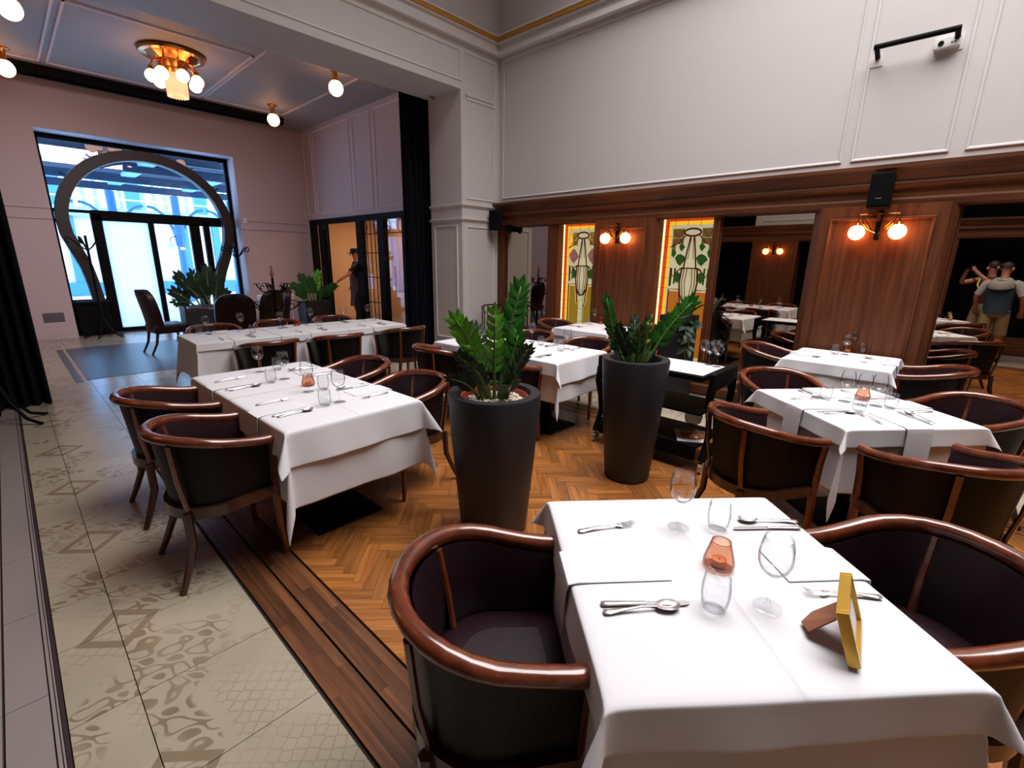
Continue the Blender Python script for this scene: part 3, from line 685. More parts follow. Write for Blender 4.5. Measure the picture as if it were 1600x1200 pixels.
# ================================================================== LAMPS
def wall_lamp(loc, rz, label, lit='globe'):
    t = thing('wall_lamp', label, 'lamp', loc, rz)      # local: +y points into the room, x along the wall
    MB().box(-.02, .02, 0, .05, -.14, .12).build('backplate', 'black', t, bevel=.004)
    MB().box(-.012, .012, .03, .12, .02, .10).build('bracket', 'brass', t, bevel=.003)
    MB().tube([(-.16, .08, .045), (-.15, .08, .085), (0, .08, .09), (.15, .08, .085), (.16, .08, .045)], .006, 8).build('arm', 'brass', t)
    for s in (-1, 1):
        mb = MB()
        for k in range(7):
            a = k/6; mb.tube([(s*.012, .075, -.09), (s*(.03+.02*a), .08, -.07+.03*a), (s*(.05+.07*a), .08, -.06+.12*a)], .0045, 5)
        mb.tube([(s*.012, .08, -.085), (s*.07, .08, -.05), (s*.11, .08, .0), (s*.135, .08, .07)], .006, 6)
        mb.build('fan_ornament', 'brass', t)
        MB().lathe([(.003, .05), (.008, .03), (.005, .015), (.02, .0), (.024, -.012), (.001, -.012)], 12, loc=(s*.155, .08, 0)).build('globe_holder', 'brass', t, smooth=True)
        MB().sphere((s*.155, .08, -.075), .068, 20, 14).build('globe', lit, t, smooth=True, angle=180)
    return t
M['globed'] = emit('distant_lit_globe', (1.0, .42, .18), 12)
wall_lamp((5.80, 3.50, 1.985), PI/2, 'lit two-globe brass wall lamp between the two stained-glass panels')
wall_lamp((5.80, .68, 1.985), PI/2, 'lit two-globe brass wall lamp under the black speaker on the right')
wall_lamp((-1.0, 3.45, 1.98), -PI/2, 'lit two-globe wall lamp seen only as a small mirror reflection')
def ceiling_lamp(x, y, label):
    t = thing('ceiling_lamp', label, 'lamp', (x, y, 4.6))
    MB().lathe([(.001, 0), (.09, 0), (.09, -.015), (.05, -.03), (.035, -.10), (.05, -.16), (.065, -.18), (.001, -.18)], 20).build('fitting', 'brass', t, smooth=True)
    MB().sphere((0, 0, -.28), .115, 20, 14, 1.05).build('globe', 'globec', t, smooth=True, angle=180)
ceiling_lamp(4.34, 8.15, 'lit globe lamp on the rear ceiling nearest the beam'); ceiling_lamp(4.38, 10.9, 'lit globe lamp on the rear ceiling by the back corner')
ceiling_lamp(.59, 11.2, 'lit globe lamp cut by the left picture edge, lower of two'); ceiling_lamp(.60, 8.55, 'lit globe lamp at the top left picture corner')
ch = thing('chandelier', 'round brass chandelier with glowing globes and a crystal fringe', 'chandelier', (2.38, 9.45, 4.6))
MB().lathe([(.001, 0), (.42, 0), (.44, -.03), (.42, -.06), (.36, -.07), (.30, -.04), (.001, -.04)], 40).build('ceiling_plate', 'brass', ch, smooth=True)
MB().lathe([(.34, -.06), (.22, -.13), (.16, -.22), (.13, -.30), (.001, -.32)], 12).build('basket', 'brass', ch)
for k in range(7):
    a = 2*PI*k/7+.3; ca, sa = math.cos(a), math.sin(a)
    MB().tube([(ca*.18, sa*.18, -.12), (ca*.26, sa*.26, -.16), (ca*.30, sa*.30, -.24)], .014, 8).build('arm', 'brass', ch)
    MB().lathe([(.001, .06), (.03, .05), (.045, .0), (.001, 0)], 12, loc=(ca*.30, sa*.30, -.29)).build('globe_cup', 'brass', ch)
    MB().sphere((ca*.30, sa*.30, -.375), .088, 18, 12).build('globe', 'globec', ch, smooth=True, angle=180)
    MB().add([(ca*.40, sa*.40, -.05), (ca*.37-sa*.02, sa*.37+ca*.02, -.12), (ca*.37+sa*.02, sa*.37-ca*.02, -.12)], [(0, 1, 2)]).build('crystal_drop', 'glass', ch)
mb = MB()
for k in range(44):
    a = 2*PI*k/44; mb.tube([(.14*math.cos(a), .14*math.sin(a), -.30), (.135*math.cos(a), .135*math.sin(a), -.60-.012*(k % 2))], .008, 5)
mb.build('crystal_fringe', 'crystal', ch)['kind'] = 'stuff'
pt = bpy.data.lights.new('chandelier_glow', 'POINT'); pt.energy = 12; pt.color = (1, .40, .18); pt.shadow_soft_size = .15
po = bpy.data.objects.new('chandelier_glow', pt); po.location = (2.38, 9.45, 4.02); C.objects.link(po)
# wall bits
t = thing('wall_switch', 'small white box on the wall right of the arched window', 'switch', (4.16, 12.6, 2.42)); MB().box(-.04, .04, -.03, 0, -.06, .06).build('casing', 'plastic', t, bevel=.004); MB().box(-.02, .02, -.036, -.03, -.03, .03).build('button', 'plastic', t)
t = thing('ceiling_sensor', 'small dark sensor under the beam beside the curtain', 'sensor', (5.0, 6.45, 4.02)); MB().lathe([(.001, 0), (.03, 0), (.03, -.015), (.012, -.03), (.001, -.03)], 14).build('sensor_body', 'dplate', t); MB().tube([(0, 0, -.02), (.05, .0, -.035)], .008, 6).build('deflector', 'black', t)
t = thing('wall_speaker', 'black box speaker mounted above the right wall lamp', 'speaker', (5.80, .70, 2.12))
MB().box(-.20, -.05, -.085, .085, .0, .30).build('cabinet', 'matte', t, bevel=.01); MB().box(-.205, -.198, -.072, .072, .02, .28).build('grille', 'black', t); MB().box(-.05, .0, -.03, .03, .10, .2).build('bracket', 'black', t)
MB().box(-.2075, -.2045, -.022, .022, .075, .081).build('badge', 'steel', t)
t = thing('wall_speaker', 'black box speaker at the corner of pillar and wood cornice', 'speaker', (5.70, 5.72, 2.08))
MB().box(-.10, .05, -.09, .09, .0, .30).build('cabinet', 'matte', t, bevel=.01); MB().box(-.105, -.098, -.075, .075, .02, .28).build('grille', 'black', t); MB().box(.05, .1, -.03, .03, .10, .2).build('bracket', 'black', t)
t = thing('security_camera', 'small black dome camera under the left end of the cornice', 'camera', (5.84, 5.55, 2.10))
MB().box(-.05, .03, -.05, .05, 0, .06).build('mount', 'black', t); MB().tube([(-.01, 0, 0), (-.06, -.04, -.05)], .03, 12).build('camera_body', 'black', t)
t = thing('wall_bar', 'black tubular bar lamp high on the white wall', 'lamp', (WX, .68, 3.50))
MB().tube([(-.14, -.29, 0), (-.14, .29, 0)], .022, 14).build('tube_housing', 'black', t, smooth=True)
for s in (-1, 1):
    MB().tube([(-.14, s*.27, 0), (-.005, s*.27, -.05)], .02, 12).build('support_arm', 'black', t, smooth=True); MB().box(-.006, 0, s*.27-.045, s*.27+.045, -.12, -.01).build('wall_plate', 'trimw', t)
t = thing('wall_socket', 'white double power socket beneath the black bar on the wall', 'socket', (WX, .47, 3.44))
MB().box(-.05, 0, -.085, .085, -.04, .045).build('socket_box', 'plastic', t, bevel=.006)
MB().lathe([(.001, 0), (.02, 0), (.02, .003)], 16).build('socket_hole', 'black', t).matrix_local = Matrix.Translation((-.051, .04, 0)) @ Matrix.Rotation(-PI/2, 4, 'Y')
MB().box(-.052, -.049, -.055, -.045, -.01, .0).box(-.052, -.049, -.035, -.025, -.01, .0).build('data_port', 'black', t)

# ================================================================== CHAIRS
def upath(a, b, front, n=14, z0=0, z1=0):
    # U round the back: from right tip forward of centre, round -y, to the left tip
    pts = []
    for k in range(5): pts.append((a*(.94+.06*k/4), front+(-.03-front)*k/4))
    for k in range(1, n): q = PI*k/n; pts.append((a*math.cos(q), -.03-b*math.sin(q)))
    for k in range(5): pts.append((-a*(1-.06*k/4), -.03+(front+.03)*k/4))
    L = []
    for x, y in pts:
        s = max(0, min(1, (front-y)/(front+.03+b))); s = s*s*(3-2*s); L.append((x, y, z0+(z1-z0)*s))
    return L
def make_chair(label):
    t = thing('tub_chair', label, 'chair')
    rail = upath(.275, .25, .20, z0=.695, z1=.775)
    MB().sweep(rail, [(-.020, -.022), (-.027, -.004), (-.018, .014), (0, .020), (.018, .014), (.027, -.004), (.022, -.026), (0, -.030)]).build('arm_rail', 'chair', t, smooth=True, angle=50)
    top = upath(.268, .243, .185, z0=.675, z1=.752); bot = upath(.235, .205, .185, z0=.42, z1=.40)
    top2 = upath(.240, .215, .185, z0=.675, z1=.752); bot2 = upath(.212, .18, .185, z0=.44, z1=.44)
    def mid(a, b, f, o=0): return [tuple(a[i][k]*(1-f)+b[i][k]*f for k in range(3)) for i in range(len(a))]
    MB().grid([top, mid(top, bot, .35), mid(top, bot, .7), bot]).build('outer_shell', 'leather', t, smooth=True, angle=180)
    inn = [mid(top2, bot2, f) for f in (0, .3, .6, 1)]
    for r_, sc_ in ((1, .955), (2, .955)): inn[r_] = [(x*sc_, (y+.02)*sc_-.02, z) for x, y, z in inn[r_]]
    MB().grid(inn).build('inner_pad', 'seat', t, smooth=True, angle=180)
    MB().sweep(upath(.243, .213, .20, z0=.395, z1=.375), [(-.016, -.028), (.012, -.028), (.014, .028), (-.016, .028)]).build('seat_rail', 'chaird', t, smooth=True, angle=40)
    MB().box(-.23, .23, .185, .21, .365, .425).build('front_rail', 'chaird', t, bevel=.004)
    rows = []
    for k in range(7):
        f = k/6; z = .425+.055*math.sin(f*PI/2)**.7; s = 1-.10*(f**3) if k < 6 else .55
        if k == 6: z = .492
        rows.append([(x*s*.96, (y-.0)*s*.96, z) for x, y, _ in upath(.225, .20, .22)]+[(-.2*s*.5, .225*s, z), (.2*s*.5, .225*s, z)])
    rows = [r+[r[0]] for r in rows]; mb = MB().grid(rows)
    mb.add(rows[-1][:-1], [tuple(range(len(rows[-1])-1))]); mb.build('seat', 'seat', t, smooth=True, angle=60)
    for s in (-1, 1):
        MB().tube([(s*.238, .205, 0), (s*.236, .195, .18), (s*.232, .19, .38), (s*.245, .19, .56), (s*.262, .19, .685)], [.015, .019, .022, .018, .017], 6).build('front_leg', 'chair', t, smooth=True)
        MB().tube([(s*.235, -.285, 0), (s*.215, -.245, .10), (s*.19, -.205, .22), (s*.175, -.205, .38)], [.015, .018, .021, .022], 6).build('rear_leg', 'chaird', t, smooth=True)
        MB().tube([(s*.163, -.193, .37), (s*.175, -.222, .55), (s*.185, -.235, .745)], [.016, .015, .015], 6, .7).build('back_post', 'chair', t, smooth=True)
        MB().tube([(s*.140, -.142, .46), (s*.152, -.160, .60), (s*.165, -.186, .745)], [.013, .013, .013], 6, .6).build('inner_post', 'chair', t, smooth=True)
    return t
T1, T2, T3, T4, T5, T6, T7 = (1.246, .374, -43), (1.23, 3.122, .7), (2.42, 5.80, -1), (3.495, 3.211, 2.2), (5.31, 3.43, 0), (3.53, .33, -42.5), (5.31, .70, 0)
first = make_chair('dark tub armchair at the left side of the nearest table, seat fully seen')
def facing(dx, dy): return math.atan2(dy, dx) - PI/2
G2 = 'tub armchairs round the tables'
chs = [
 (.795, .765, (.743, -.669), None),
 (1.70, -.08, (-.72, .69), 'dark tub armchair at the right side of the nearest table, cut by the right edge'),
 (.62, 2.72, (1, 0), 'tub armchair in the left aisle, nearer of the two left of the long table'),
 (.615, 3.545, (1, 0), 'tub armchair in the left aisle, farther of the two left of the long table'),
 (1.82, 2.74, (-1, 0), 'tub armchair between the long left table and the round planter, nearer of two'),
 (1.83, 3.50, (-1, .05), 'tub armchair between the long left table and the round planter, farther of two'),
 (1.78, 5.16, (0, 1), 'tub armchair seen from behind at the rear long table, leftmost on its near side'),
 (2.50, 5.10, (.08, 1), 'tub armchair seen from behind at the rear long table, middle of its near side'),
 (3.38, 5.12, (-.05, 1), 'tub armchair seen from behind at the rear long table, next to the curtain'),
 (1.65, 6.42, (0, -1), 'tub armchair on the far side of the rear long table, at its left end'),
 (2.40, 6.45, (0, -1), 'tub armchair on the far side of the rear long table, below the candelabra'),
 (3.15, 6.42, (0, -1), 'tub armchair on the far side of the rear long table, by the right rear planter'),
 (2.92, 2.82, (1, 0), 'tub armchair just behind the gravel-topped round planter, nearer of two'),
 (2.90, 3.66, (1, -.1), 'black-backed tub armchair left of the middle table, farther of two behind the plant'),
 (4.16, 2.83, (-1, 0), 'tub armchair right of the middle table, just behind the second round planter'),
 (4.14, 3.62, (-1, 0), 'tub armchair right of the middle table, its farther seat'),
 (5.35, 4.10, (0, -1), 'tub armchair at the far side of the small table under the left wall lamp'),
 (5.35, 2.86, (0, 1), 'tub armchair at the near side of the small table under the left wall lamp'),
 (2.87, .69, (.762, -.648), 'tub armchair at the left side of the right square table, back to the trolley'),
 (2.93, -.10, (.68, .73), 'wide dark tub armchair seen from behind, in front of the right square table'),
 (4.08, -.18, (-.74, .67), 'tub armchair at the right side of the right square table'),
 (3.96, .86, (-.676, -.737), 'tub armchair with shining seat at the far corner of the right square table'),
 (5.38, 1.32, (0, -1), 'tub armchair left of the small table against the wood pilaster'),
 (5.36, .06, (0, 1), 'tub armchair right of the small table against the wood pilaster'),
]
for i, (x, y, f, lab) in enumerate(chs):
    if i == 0: first.location = (x, y, 0); first.rotation_euler = (0, 0, facing(*f)); first['group'] = G2
    else: dup(first, (x, y, 0), facing(*f), lab, G2)
# spindle chair by the pillar
sp = thing('spindle_chair', 'small dark spindle-back chair against the white pillar', 'chair', (5.42, 5.45, 0), math.radians(150))
MB().sweep([(x*.92, y, z) for x, y, z in upath(.24, .22, .12, z0=.80, z1=.885)], [(-.014, -.012), (.014, -.012), (.014, .012), (-.014, .012)]).build('top_rail', 'chaird', sp)
for k in range(9):
    a = PI*k/8; MB().tube([(.21*math.cos(a), -.03-.20*math.sin(a), .45), (.225*math.cos(a), -.03-.215*math.sin(a), .86)], .009, 6).build('spindle', 'chaird', sp)
MB().prism([(.22*math.cos(a), .22*math.sin(a)) for a in [2*PI*k/20 for k in range(20)]], .43, .46).build('seat', 'chaird', sp)
for a, b in ((1, 1), (-1, 1), (1, -1), (-1, -1)): MB().tube([(a*.15, b*.15, .44), (a*.2, b*.2, 0)], [.016, .012], 8).build('leg', 'chaird', sp)

# ================================================================== TABLES
def frame(T): 
    a = math.radians(T[2]); return lambda u, v, z=.76: Vector((T[0]+u*math.cos(a)-v*math.sin(a), T[1]+u*math.sin(a)+v*math.cos(a), z))
def table(T, u, v, label):
    p = frame(T)(u, v, 0); t = thing('dining_table', label, 'table', p, math.radians(T[2]))
    MB().box(-.395, .395, -.395, .395, .715, .75).build('tabletop', 'chaird', t, bevel=.004)
    MB().box(-.215, .215, -.215, .215, 0, .014).build('base_plate', 'black', t, bevel=.004); MB().box(-.04, .04, -.04, .04, .014, .715).build('pedestal', 'black', t)
    MB().box(-.3, .3, -.03, .03, .69, .715).box(-.03, .03, -.3, .3, .69, .715).build('top_bracket', 'black', t)
def cloth(T, u, v, w, d, h, z, name, label, seed=0, crease=True, off=.004, kk=.16, wav=.5, spr=.0):
    # h = (left, right, near, far) overhang
    rnd = random.Random(seed); ph = [rnd.random()*6 for _ in range(8)]; hl, hr, hn, hf = h
    def axis(lo, hi, h0, h1, n):
        A = []
        if h0: A += [lo-h0*k/7 for k in range(7, 0, -1)]+[lo-.010]
        A += [lo+(hi-lo)*k/n for k in range(n+1)]
        if crease: A += [-.012, -.004, .004, .012]
        if h1: A += [hi+.010]+[hi+h1*k/7 for k in range(1, 8)]
        A = sorted(set(round(a, 5) for a in A)); return A
    U = axis(-w/2, w/2, hl, hr, 10 if w < 1 else 26); V = axis(-d/2, d/2, hn, hf, 10 if d < 1 else 20); rows = []
    for a in U:
        row = []
        for b in V:
            dx = max(abs(a)-w/2, 0); dy = max(abs(b)-d/2, 0); sx = 1 if a > 0 else -1; sy = 1 if b > 0 else -1
            zz = 0
            if dx == 0 and dy == 0:
                zz = .0006*math.sin(a*9+ph[0])*math.sin(b*8+ph[1])
                if crease: zz += .0050*math.exp(-(a/.006)**2)*(1 if w < 1 else 0) + .0035*math.exp(-(b/.005)**2)
                row.append((a, b, zz))
            elif dy == 0 or dx == 0:
                q = b if dy == 0 else a; dd = dx or dy; H = (hr if sx > 0 else hl) if dy == 0 else (hf if sy > 0 else hn)
                lim = (d if dy == 0 else w)/2
                wv = wav*.014*(dd/.3)*(1.3+math.sin(q*11+ph[2 if dy == 0 else 3]+(0 if (sx if dy == 0 else sy) > 0 else 2))+.6*math.sin(q*23+ph[4]))*(1-(abs(q)/lim)**4)
                o = off*min(1, dd/.01) + wv + spr*dd; rad = .012
                drop = dd if dd > rad*1.5 else dd*.7
                if dy == 0: row.append((sx*(w/2+o+min(dd, .006)), b, -drop))
                else: row.append((a, sy*(d/2+o+min(dd, .006)), -drop))
            else:
                r = math.hypot(dx, dy); fi = math.atan2(dy, dx); ou = r*kk*math.sin(2*fi)**.75; dr = math.sqrt(r*r-ou*ou)
                row.append((sx*(w/2+off+.006+.02*r+ou*math.cos(fi)), sy*(d/2+off+.006+.02*r+ou*math.sin(fi)), -dr))
        rows.append(row)
    o = MB().grid(rows).build(name, 'cloth', smooth=True, angle=180)
    o.location = frame(T)(u, v, z); o.rotation_euler = (0, 0, math.radians(T[2])); tag(o, label, 'tablecloth')
    sm = o.modifiers.new('t', 'SOLIDIFY'); sm.thickness = .0015; sm.offset = -1
    ss = o.modifiers.new('s', 'SUBSURF'); ss.levels = 1; ss.render_levels = 1
    return o
names = {'T1': 'the nearest table', 'T2': 'the long left table', 'T3': 'the rear long table', 'T4': 'the middle table between the planters', 'T5': 'the small table under the left wall lamp', 'T6': 'the right square table', 'T7': 'the small table against the wood pilaster'}
table(T1, 0, 0, 'black pedestal table under the nearest white cloths')
cloth(T1, 0, 0, .79, .79, (.42,)*4, .7525, 'under_cloth', 'long white under-cloth of the nearest table', 1, False)
cloth(T1, 0, 0, .800, .800, (.11, .11, .112, .11), .757, 'tablecloth', 'creased white top cloth on the nearest table, under the gold frame', 2, off=.006, kk=.5, wav=1.0, spr=.07)
for k, v in enumerate((-.4, .4)):
    w_ = ('near', 'far')[k]
    table(T2, 0, v, f'black pedestal table, {w_} half of the long left table')
    table(T4, 0, v, f'black pedestal table, {w_} half of the middle table')
cloth(T2, 0, 0, .79, 1.59, (.42, .42, .42, .42), .7525, 'under_cloth', 'long white under-cloth of the long left table', 3, False)
cloth(T2, 0, -.39, .800, .81, (.15, .17, .19, 0), .7585, 'tablecloth', 'white top cloth on the near half of the long left table', 4, off=.007, kk=.5, wav=1.0, spr=.07)
cloth(T2, 0, .40, .800, .80, (.16, .16, 0, .16), .757, 'tablecloth', 'white top cloth on the far half of the long left table', 5, off=.006, wav=1.0, spr=.07)
cloth(T4, 0, 0, .79, 1.59, (.36, .36, .36, .36), .7525, 'under_cloth', 'long white under-cloth of the middle table', 6, False)
cloth(T4, 0, -.39, .800, .81, (.12, .16, .20, 0), .7585, 'tablecloth', 'white top cloth on the near half of the middle table', 7, off=.007, kk=.5, wav=1.0, spr=.07)
cloth(T4, 0, .40, .800, .80, (.16, .16, 0, .16), .757, 'tablecloth', 'white top cloth on the far half of the middle table behind the plant', 8, off=.006, wav=1.0, spr=.07)
for k, u in enumerate((-.8, 0, .8)):
    w_ = ('left', 'middle', 'right')[k]; table(T3, u, 0, f'black pedestal table, {w_} third of the rear long table')
cloth(T3, 0, 0, 2.39, .79, (.42,)*4, .7525, 'under_cloth', 'long white under-cloth of the rear long table', 9, False)
cloth(T3, -.795, 0, .81, .800, (.08, 0, .08, .08), .757, 'tablecloth', 'white top cloth on the left third of the rear long table', 10, off=.006, wav=1.0, spr=.07)
cloth(T3, 0, 0, .82, .800, (0, 0, .08, .08), .7585, 'tablecloth', 'white top cloth on the middle third of the rear long table', 11, off=.008, wav=1.0, spr=.07)
cloth(T3, .795, 0, .81, .800, (0, .08, .08, .08), .757, 'tablecloth', 'white top cloth on the right third of the rear long table', 12, off=.006, wav=1.0, spr=.07)
for k, (nm, T) in enumerate((('T5', T5), ('T6', T6), ('T7', T7))):
    table(T, 0, 0, 'black pedestal table under '+('the small table cloth by the left wall lamp', 'the right square table cloths', 'the cloths against the wood pilaster')[k])
    cloth(T, 0, 0, .79, .79, (.38,)*4, .7525, 'under_cloth', 'long white under-cloth of '+names[nm], 20+k, False, kk=.16 if nm == 'T6' else .10)
    cloth(T, 0, 0, .800, .800, (.105,)*4, .757, 'tablecloth', 'white top cloth on '+names[nm], 30+k, off=.006, kk=.5, wav=1.0, spr=.07)

# ---- tableware masters
TZ = .7612
def mk_wine(label):
    t = thing('wine_glass', label, 'wine glass')
    MB().lathe([(.001, .0035), (.010, .0045), (.030, .0018), (.0345, .0005), (.0345, 0), (.001, 0)], 32).build('foot', 'glass', t, smooth=True, angle=60)
    MB().lathe([(.010, .0045), (.0048, .012), (.0036, .03), (.0034, .07), (.0045, .086), (.010, .094)], 14).build('stem', 'glass', t, smooth=True, angle=180)
    MB().lathe([(.004, .092), (.020, .098), (.033, .112), (.0395, .132), (.0405, .150), (.0375, .175), (.0315, .198), (.0310, .1985), (.0305, .198), (.0365, .175), (.0395, .150), (.0385, .133), (.032, .114), (.019, .100), (.001, .096)], 36).build('bowl', 'glass', t, smooth=True, angle=60)
    return t
def mk_tumbler(label):
    t = thing('tumbler', label, 'glass')
    MB().lathe([(.001, 0), (.024, 0), (.029, .004), (.0325, .018), (.0355, .045), (.0345, .070), (.0315, .092), (.0305, .0925), (.0300, .092), (.0330, .070), (.0340, .045), (.0310, .020), (.026, .009), (.001, .007)], 36).build('tumbler_wall', 'glass', t, smooth=True, angle=50)
    return t
def mk_candle(label):
    t = thing('candle_holder', label, 'candle holder')
    MB().lathe([(.001, 0), (.030, 0), (.040, .004), (.043, .012), (.042, .022), (.036, .045), (.030, .066), (.0262, .080), (.0255, .0805), (.0248, .080), (.0285, .066), (.0345, .045), (.040, .022), (.039, .012), (.028, .005), (.001, .005)], 36).build('glass_cup', 'amber', t, smooth=True, angle=60)
    MB().lathe([(.0255, .0795), (.0266, .0805), (.0262, .0815), (.0250, .081)], 36).build('rim', 'terra', t, smooth=True)
    MB().lathe([(.001, .006), (.019, .006), (.0195, .024), (.0175, .0225), (.001, .021)], 20).build('tealight', 'candle', t); MB().tube([(0, 0, .02), (.001, 0, .028)], .0008, 5).build('wick', 'black', t)
    return t
def strip(prof, y0=None):      # prof: (x, halfwidth, z, thickness)
    rows = []
    for x, hw, z, th in prof: rows.append([(x, -hw, z), (x, -hw*.6, z+th), (x, hw*.6, z+th), (x, hw, z), (x, 0, z-th*.3), (x, -hw, z)])
    return rows
def mk_fork(label):
    t = thing('fork', label, 'fork')
    mb = MB(); mb.grid(strip([(-.10, .003, .002, .001), (-.098, .0085, .002, .002), (-.085, .0100, .002, .0025), (-.05, .0060, .004, .003), (0, .0032, .008, .003), (.03, .0034, .006, .002), (.042, .009, .004, .0015), (.055, .0120, .003, .001)]))
    for k in range(4):
        y = -.0093+.0062*k; mb.tube([(.052, y, .0035), (.072, y, .003), (.088, y, .006), (.098, y*.97, .011)], [.0019, .0017, .0014, .0006], 5)
    mb.build('steel_fork', 'steel', t, smooth=True, angle=60); return t
def mk_spoon(label):
    t = thing('spoon', label, 'spoon')
    mb = MB(); mb.grid(strip([(-.10, .003, .002, .001), (-.098, .0085, .002, .002), (-.085, .0100, .002, .0025), (-.05, .0060, .004, .003), (0, .0032, .009, .003), (.036, .0034, .007, .002)]))
    rows = []
    for k in range(7):
        r = k/6; rows.append([(.066+.033*r*math.cos(a), .0205*r*math.sin(a)*(1+.12*math.cos(a)), .001+.0085*r**2.2) for a in [2*PI*q/20 for q in range(21)]])
    mb.grid(rows); mb.build('steel_spoon', 'steel', t, smooth=True, angle=80); return t
def mk_knife(label):
    t = thing('knife', label, 'knife')
    MB().grid(strip([(-.115, .003, .002, .002), (-.113, .008, .002, .003), (-.10, .0092, .002, .004), (-.05, .0072, .002, .004), (0, .0058, .002, .004)])).build('handle', 'steel', t, smooth=True, angle=60)
    MB().prism([(0, -.006), (.02, -.009), (.08, -.010), (.105, -.006), (.117, .004), (.10, .0075), (0, .006)], .002, .0035).build('blade', 'steel', t); return t
mst = {'wine': mk_wine, 'tumbler': mk_tumbler, 'candle': mk_candle, 'fork': mk_fork, 'spoon': mk_spoon, 'knife': mk_knife}; made = {}
def put(kind, P, rz, label, group, z=None):
    P = Vector(P); P.z = TZ if z is None else z
    if kind not in made: made[kind] = mst[kind](label); o = made[kind]; o['group'] = group; o.location = P; o.rotation_euler = (0, 0, rz); return o
    return dup(made[kind], P, rz, label, group)
def glass_at(kind, px, py, label, group, z=TZ, rz=0): return put(kind, at(px, py, z), rz, label, group, z)
def cut_px(kind, hx, hy, tx, ty, label, group, dz=.0):      # handle end pixel, tip pixel
    a = at(hx, hy, TZ); b = at(tx, ty, TZ); c = (a+b)/2; return put(kind, c, math.atan2(b.y-a.y, b.x-a.x), label, group, TZ+dz)
def napkin(T, side, c, label, group, inn=.25, hang=.12, w=.15, hw=.406, z=.7595, hd=.406):
    # side: 0:+u 1:+v 2:-u 3:-v ; c along the edge
    path = [(hw-inn, 0), (hw-.01, 0), (hw+.014, -.006), (hw+.020, -.03), (hw+.024, -hang)]
    mb = MB(); R = []
    th = .003
    for u, z_ in path:
        R.append([(u, -w/2, z_), (u, w/2, z_)])
    outer = [[(p[0][0]+(th if i > 1 else 0), p[0][1], p[0][2]+(th if i < 3 else 0)), (p[1][0]+(th if i > 1 else 0), p[1][1], p[1][2]+(th if i < 3 else 0))] for i, p in enumerate(R)]
    ring = [R[i][0:1]+R[i][1:2]+[outer[i][1], outer[i][0], R[i][0]] for i in range(len(R))]
    mb.grid(ring); mb.add(ring[0][:4], [(0, 1, 2, 3)]); mb.add(ring[-1][:4], [(3, 2, 1, 0)])
    o = mb.build('napkin', 'napkin', smooth=True, angle=60, bevel=.0015)
    a = math.radians(T[2])+side*PI/2; base = frame(T)(0, 0, 0); ax = Vector((-math.sin(a), math.cos(a), 0))
    o.location = base+ax*c+Vector((0, 0, z)); o.rotation_euler = (0, 0, a); return tag(o, label, 'napkin', group)
def setting(T, side, c, half, where, napk=True, hang=.12, items=('fork', 'spoon', 'knife'), zz=.0):
    a = math.radians(T[2])+side*PI/2; O = frame(T)(0, 0, 0); out = Vector((math.cos(a), math.sin(a), 0)); ax = Vector((-math.sin(a), math.cos(a), 0))
    g_ = 'place settings'
    def P(inn, lat): return O+out*(half-inn)+ax*(c+lat)       # lat + = diner's right side reversed: diner faces -out
    ang = a+PI
    if napk: napkin(T, side, c-.0, f'folded white napkin {where}', 'napkins hanging over table edges', hw=half+.006, hang=hang)
    if 'fork' in items: put('fork', P(.15, -.15), ang+random.uniform(-.06, .06), f'steel fork {where}', 'forks on the tables', TZ+zz)
    if 'knife' in items: put('knife', P(.15, .125), ang+random.uniform(-.04, .04), f'steel knife {where}', 'knives on the tables', TZ+zz)
    if 'spoon' in items: put('spoon', P(.15, .155), ang+random.uniform(-.04, .04), f'steel spoon {where}', 'spoons on the tables', TZ+zz)
# nearest table, piece by piece
GW, GT, GC, GF, GS, GK = 'stemmed wine glasses', 'clear tumblers', 'amber candle holders', 'forks on the tables', 'spoons on the tables', 'knives on the tables'
glass_at('wine', 1060, 824, 'clear wine glass at the far side of the nearest table, by the fork', GW)
glass_at('wine', 1199, 948, 'clear wine glass on the nearest table, beside the gold frame', GW)
glass_at('tumbler', 1121, 825, 'clear tumbler behind the amber candle holder on the nearest table', GT)
glass_at('tumbler', 1115, 950, 'clear tumbler in front of the amber candle holder on the nearest table', GT)
glass_at('candle', 1122, 884, 'amber tapered glass candle holder on the nearest table', GC)
cut_px('fork', 899, 831, 995, 818, 'steel fork at the left corner of the nearest table', GF)
cut_px('knife', 938, 944, 1079, 943, 'steel knife at the near left of the nearest table', GK)
cut_px('spoon', 943, 957, 1062, 948, 'steel spoon beside the knife at the near left of the nearest table', GS)
cut_px('knife', 1254, 825, 1142, 826, 'steel knife at the far right of the nearest table', GK)
cut_px('spoon', 1240, 815, 1158, 813, 'steel spoon at the far right edge of the nearest table', GS)
cut_px('fork', 1373, 933, 1258, 926, 'steel fork behind the gold frame on the nearest table', GF)
def nap_px(P_, T, side, label, hang):
    O = frame(T)(0, 0, 0); a = math.radians(T[2])+side*PI/2; ax = Vector((-math.sin(a), math.cos(a), 0)); ou = Vector((math.cos(a), math.sin(a), 0))
    return (P_-O).dot(ax), (P_-O).dot(ou)
p = at(960, 882, TZ); c_, _ = nap_px(p, T1, 2, '', 0)
napkin(T1, 2, c_, 'folded white napkin over the left edge of the nearest table', 'napkins hanging over table edges', inn=.27, hang=.16, w=.15)
p = at(1270, 880, TZ); c_, _ = nap_px(p, T1, 0, '', 0)
napkin(T1, 0, c_, 'folded white napkin at the right edge of the nearest table', 'napkins hanging over table edges', inn=.22, hang=.14, w=.15)
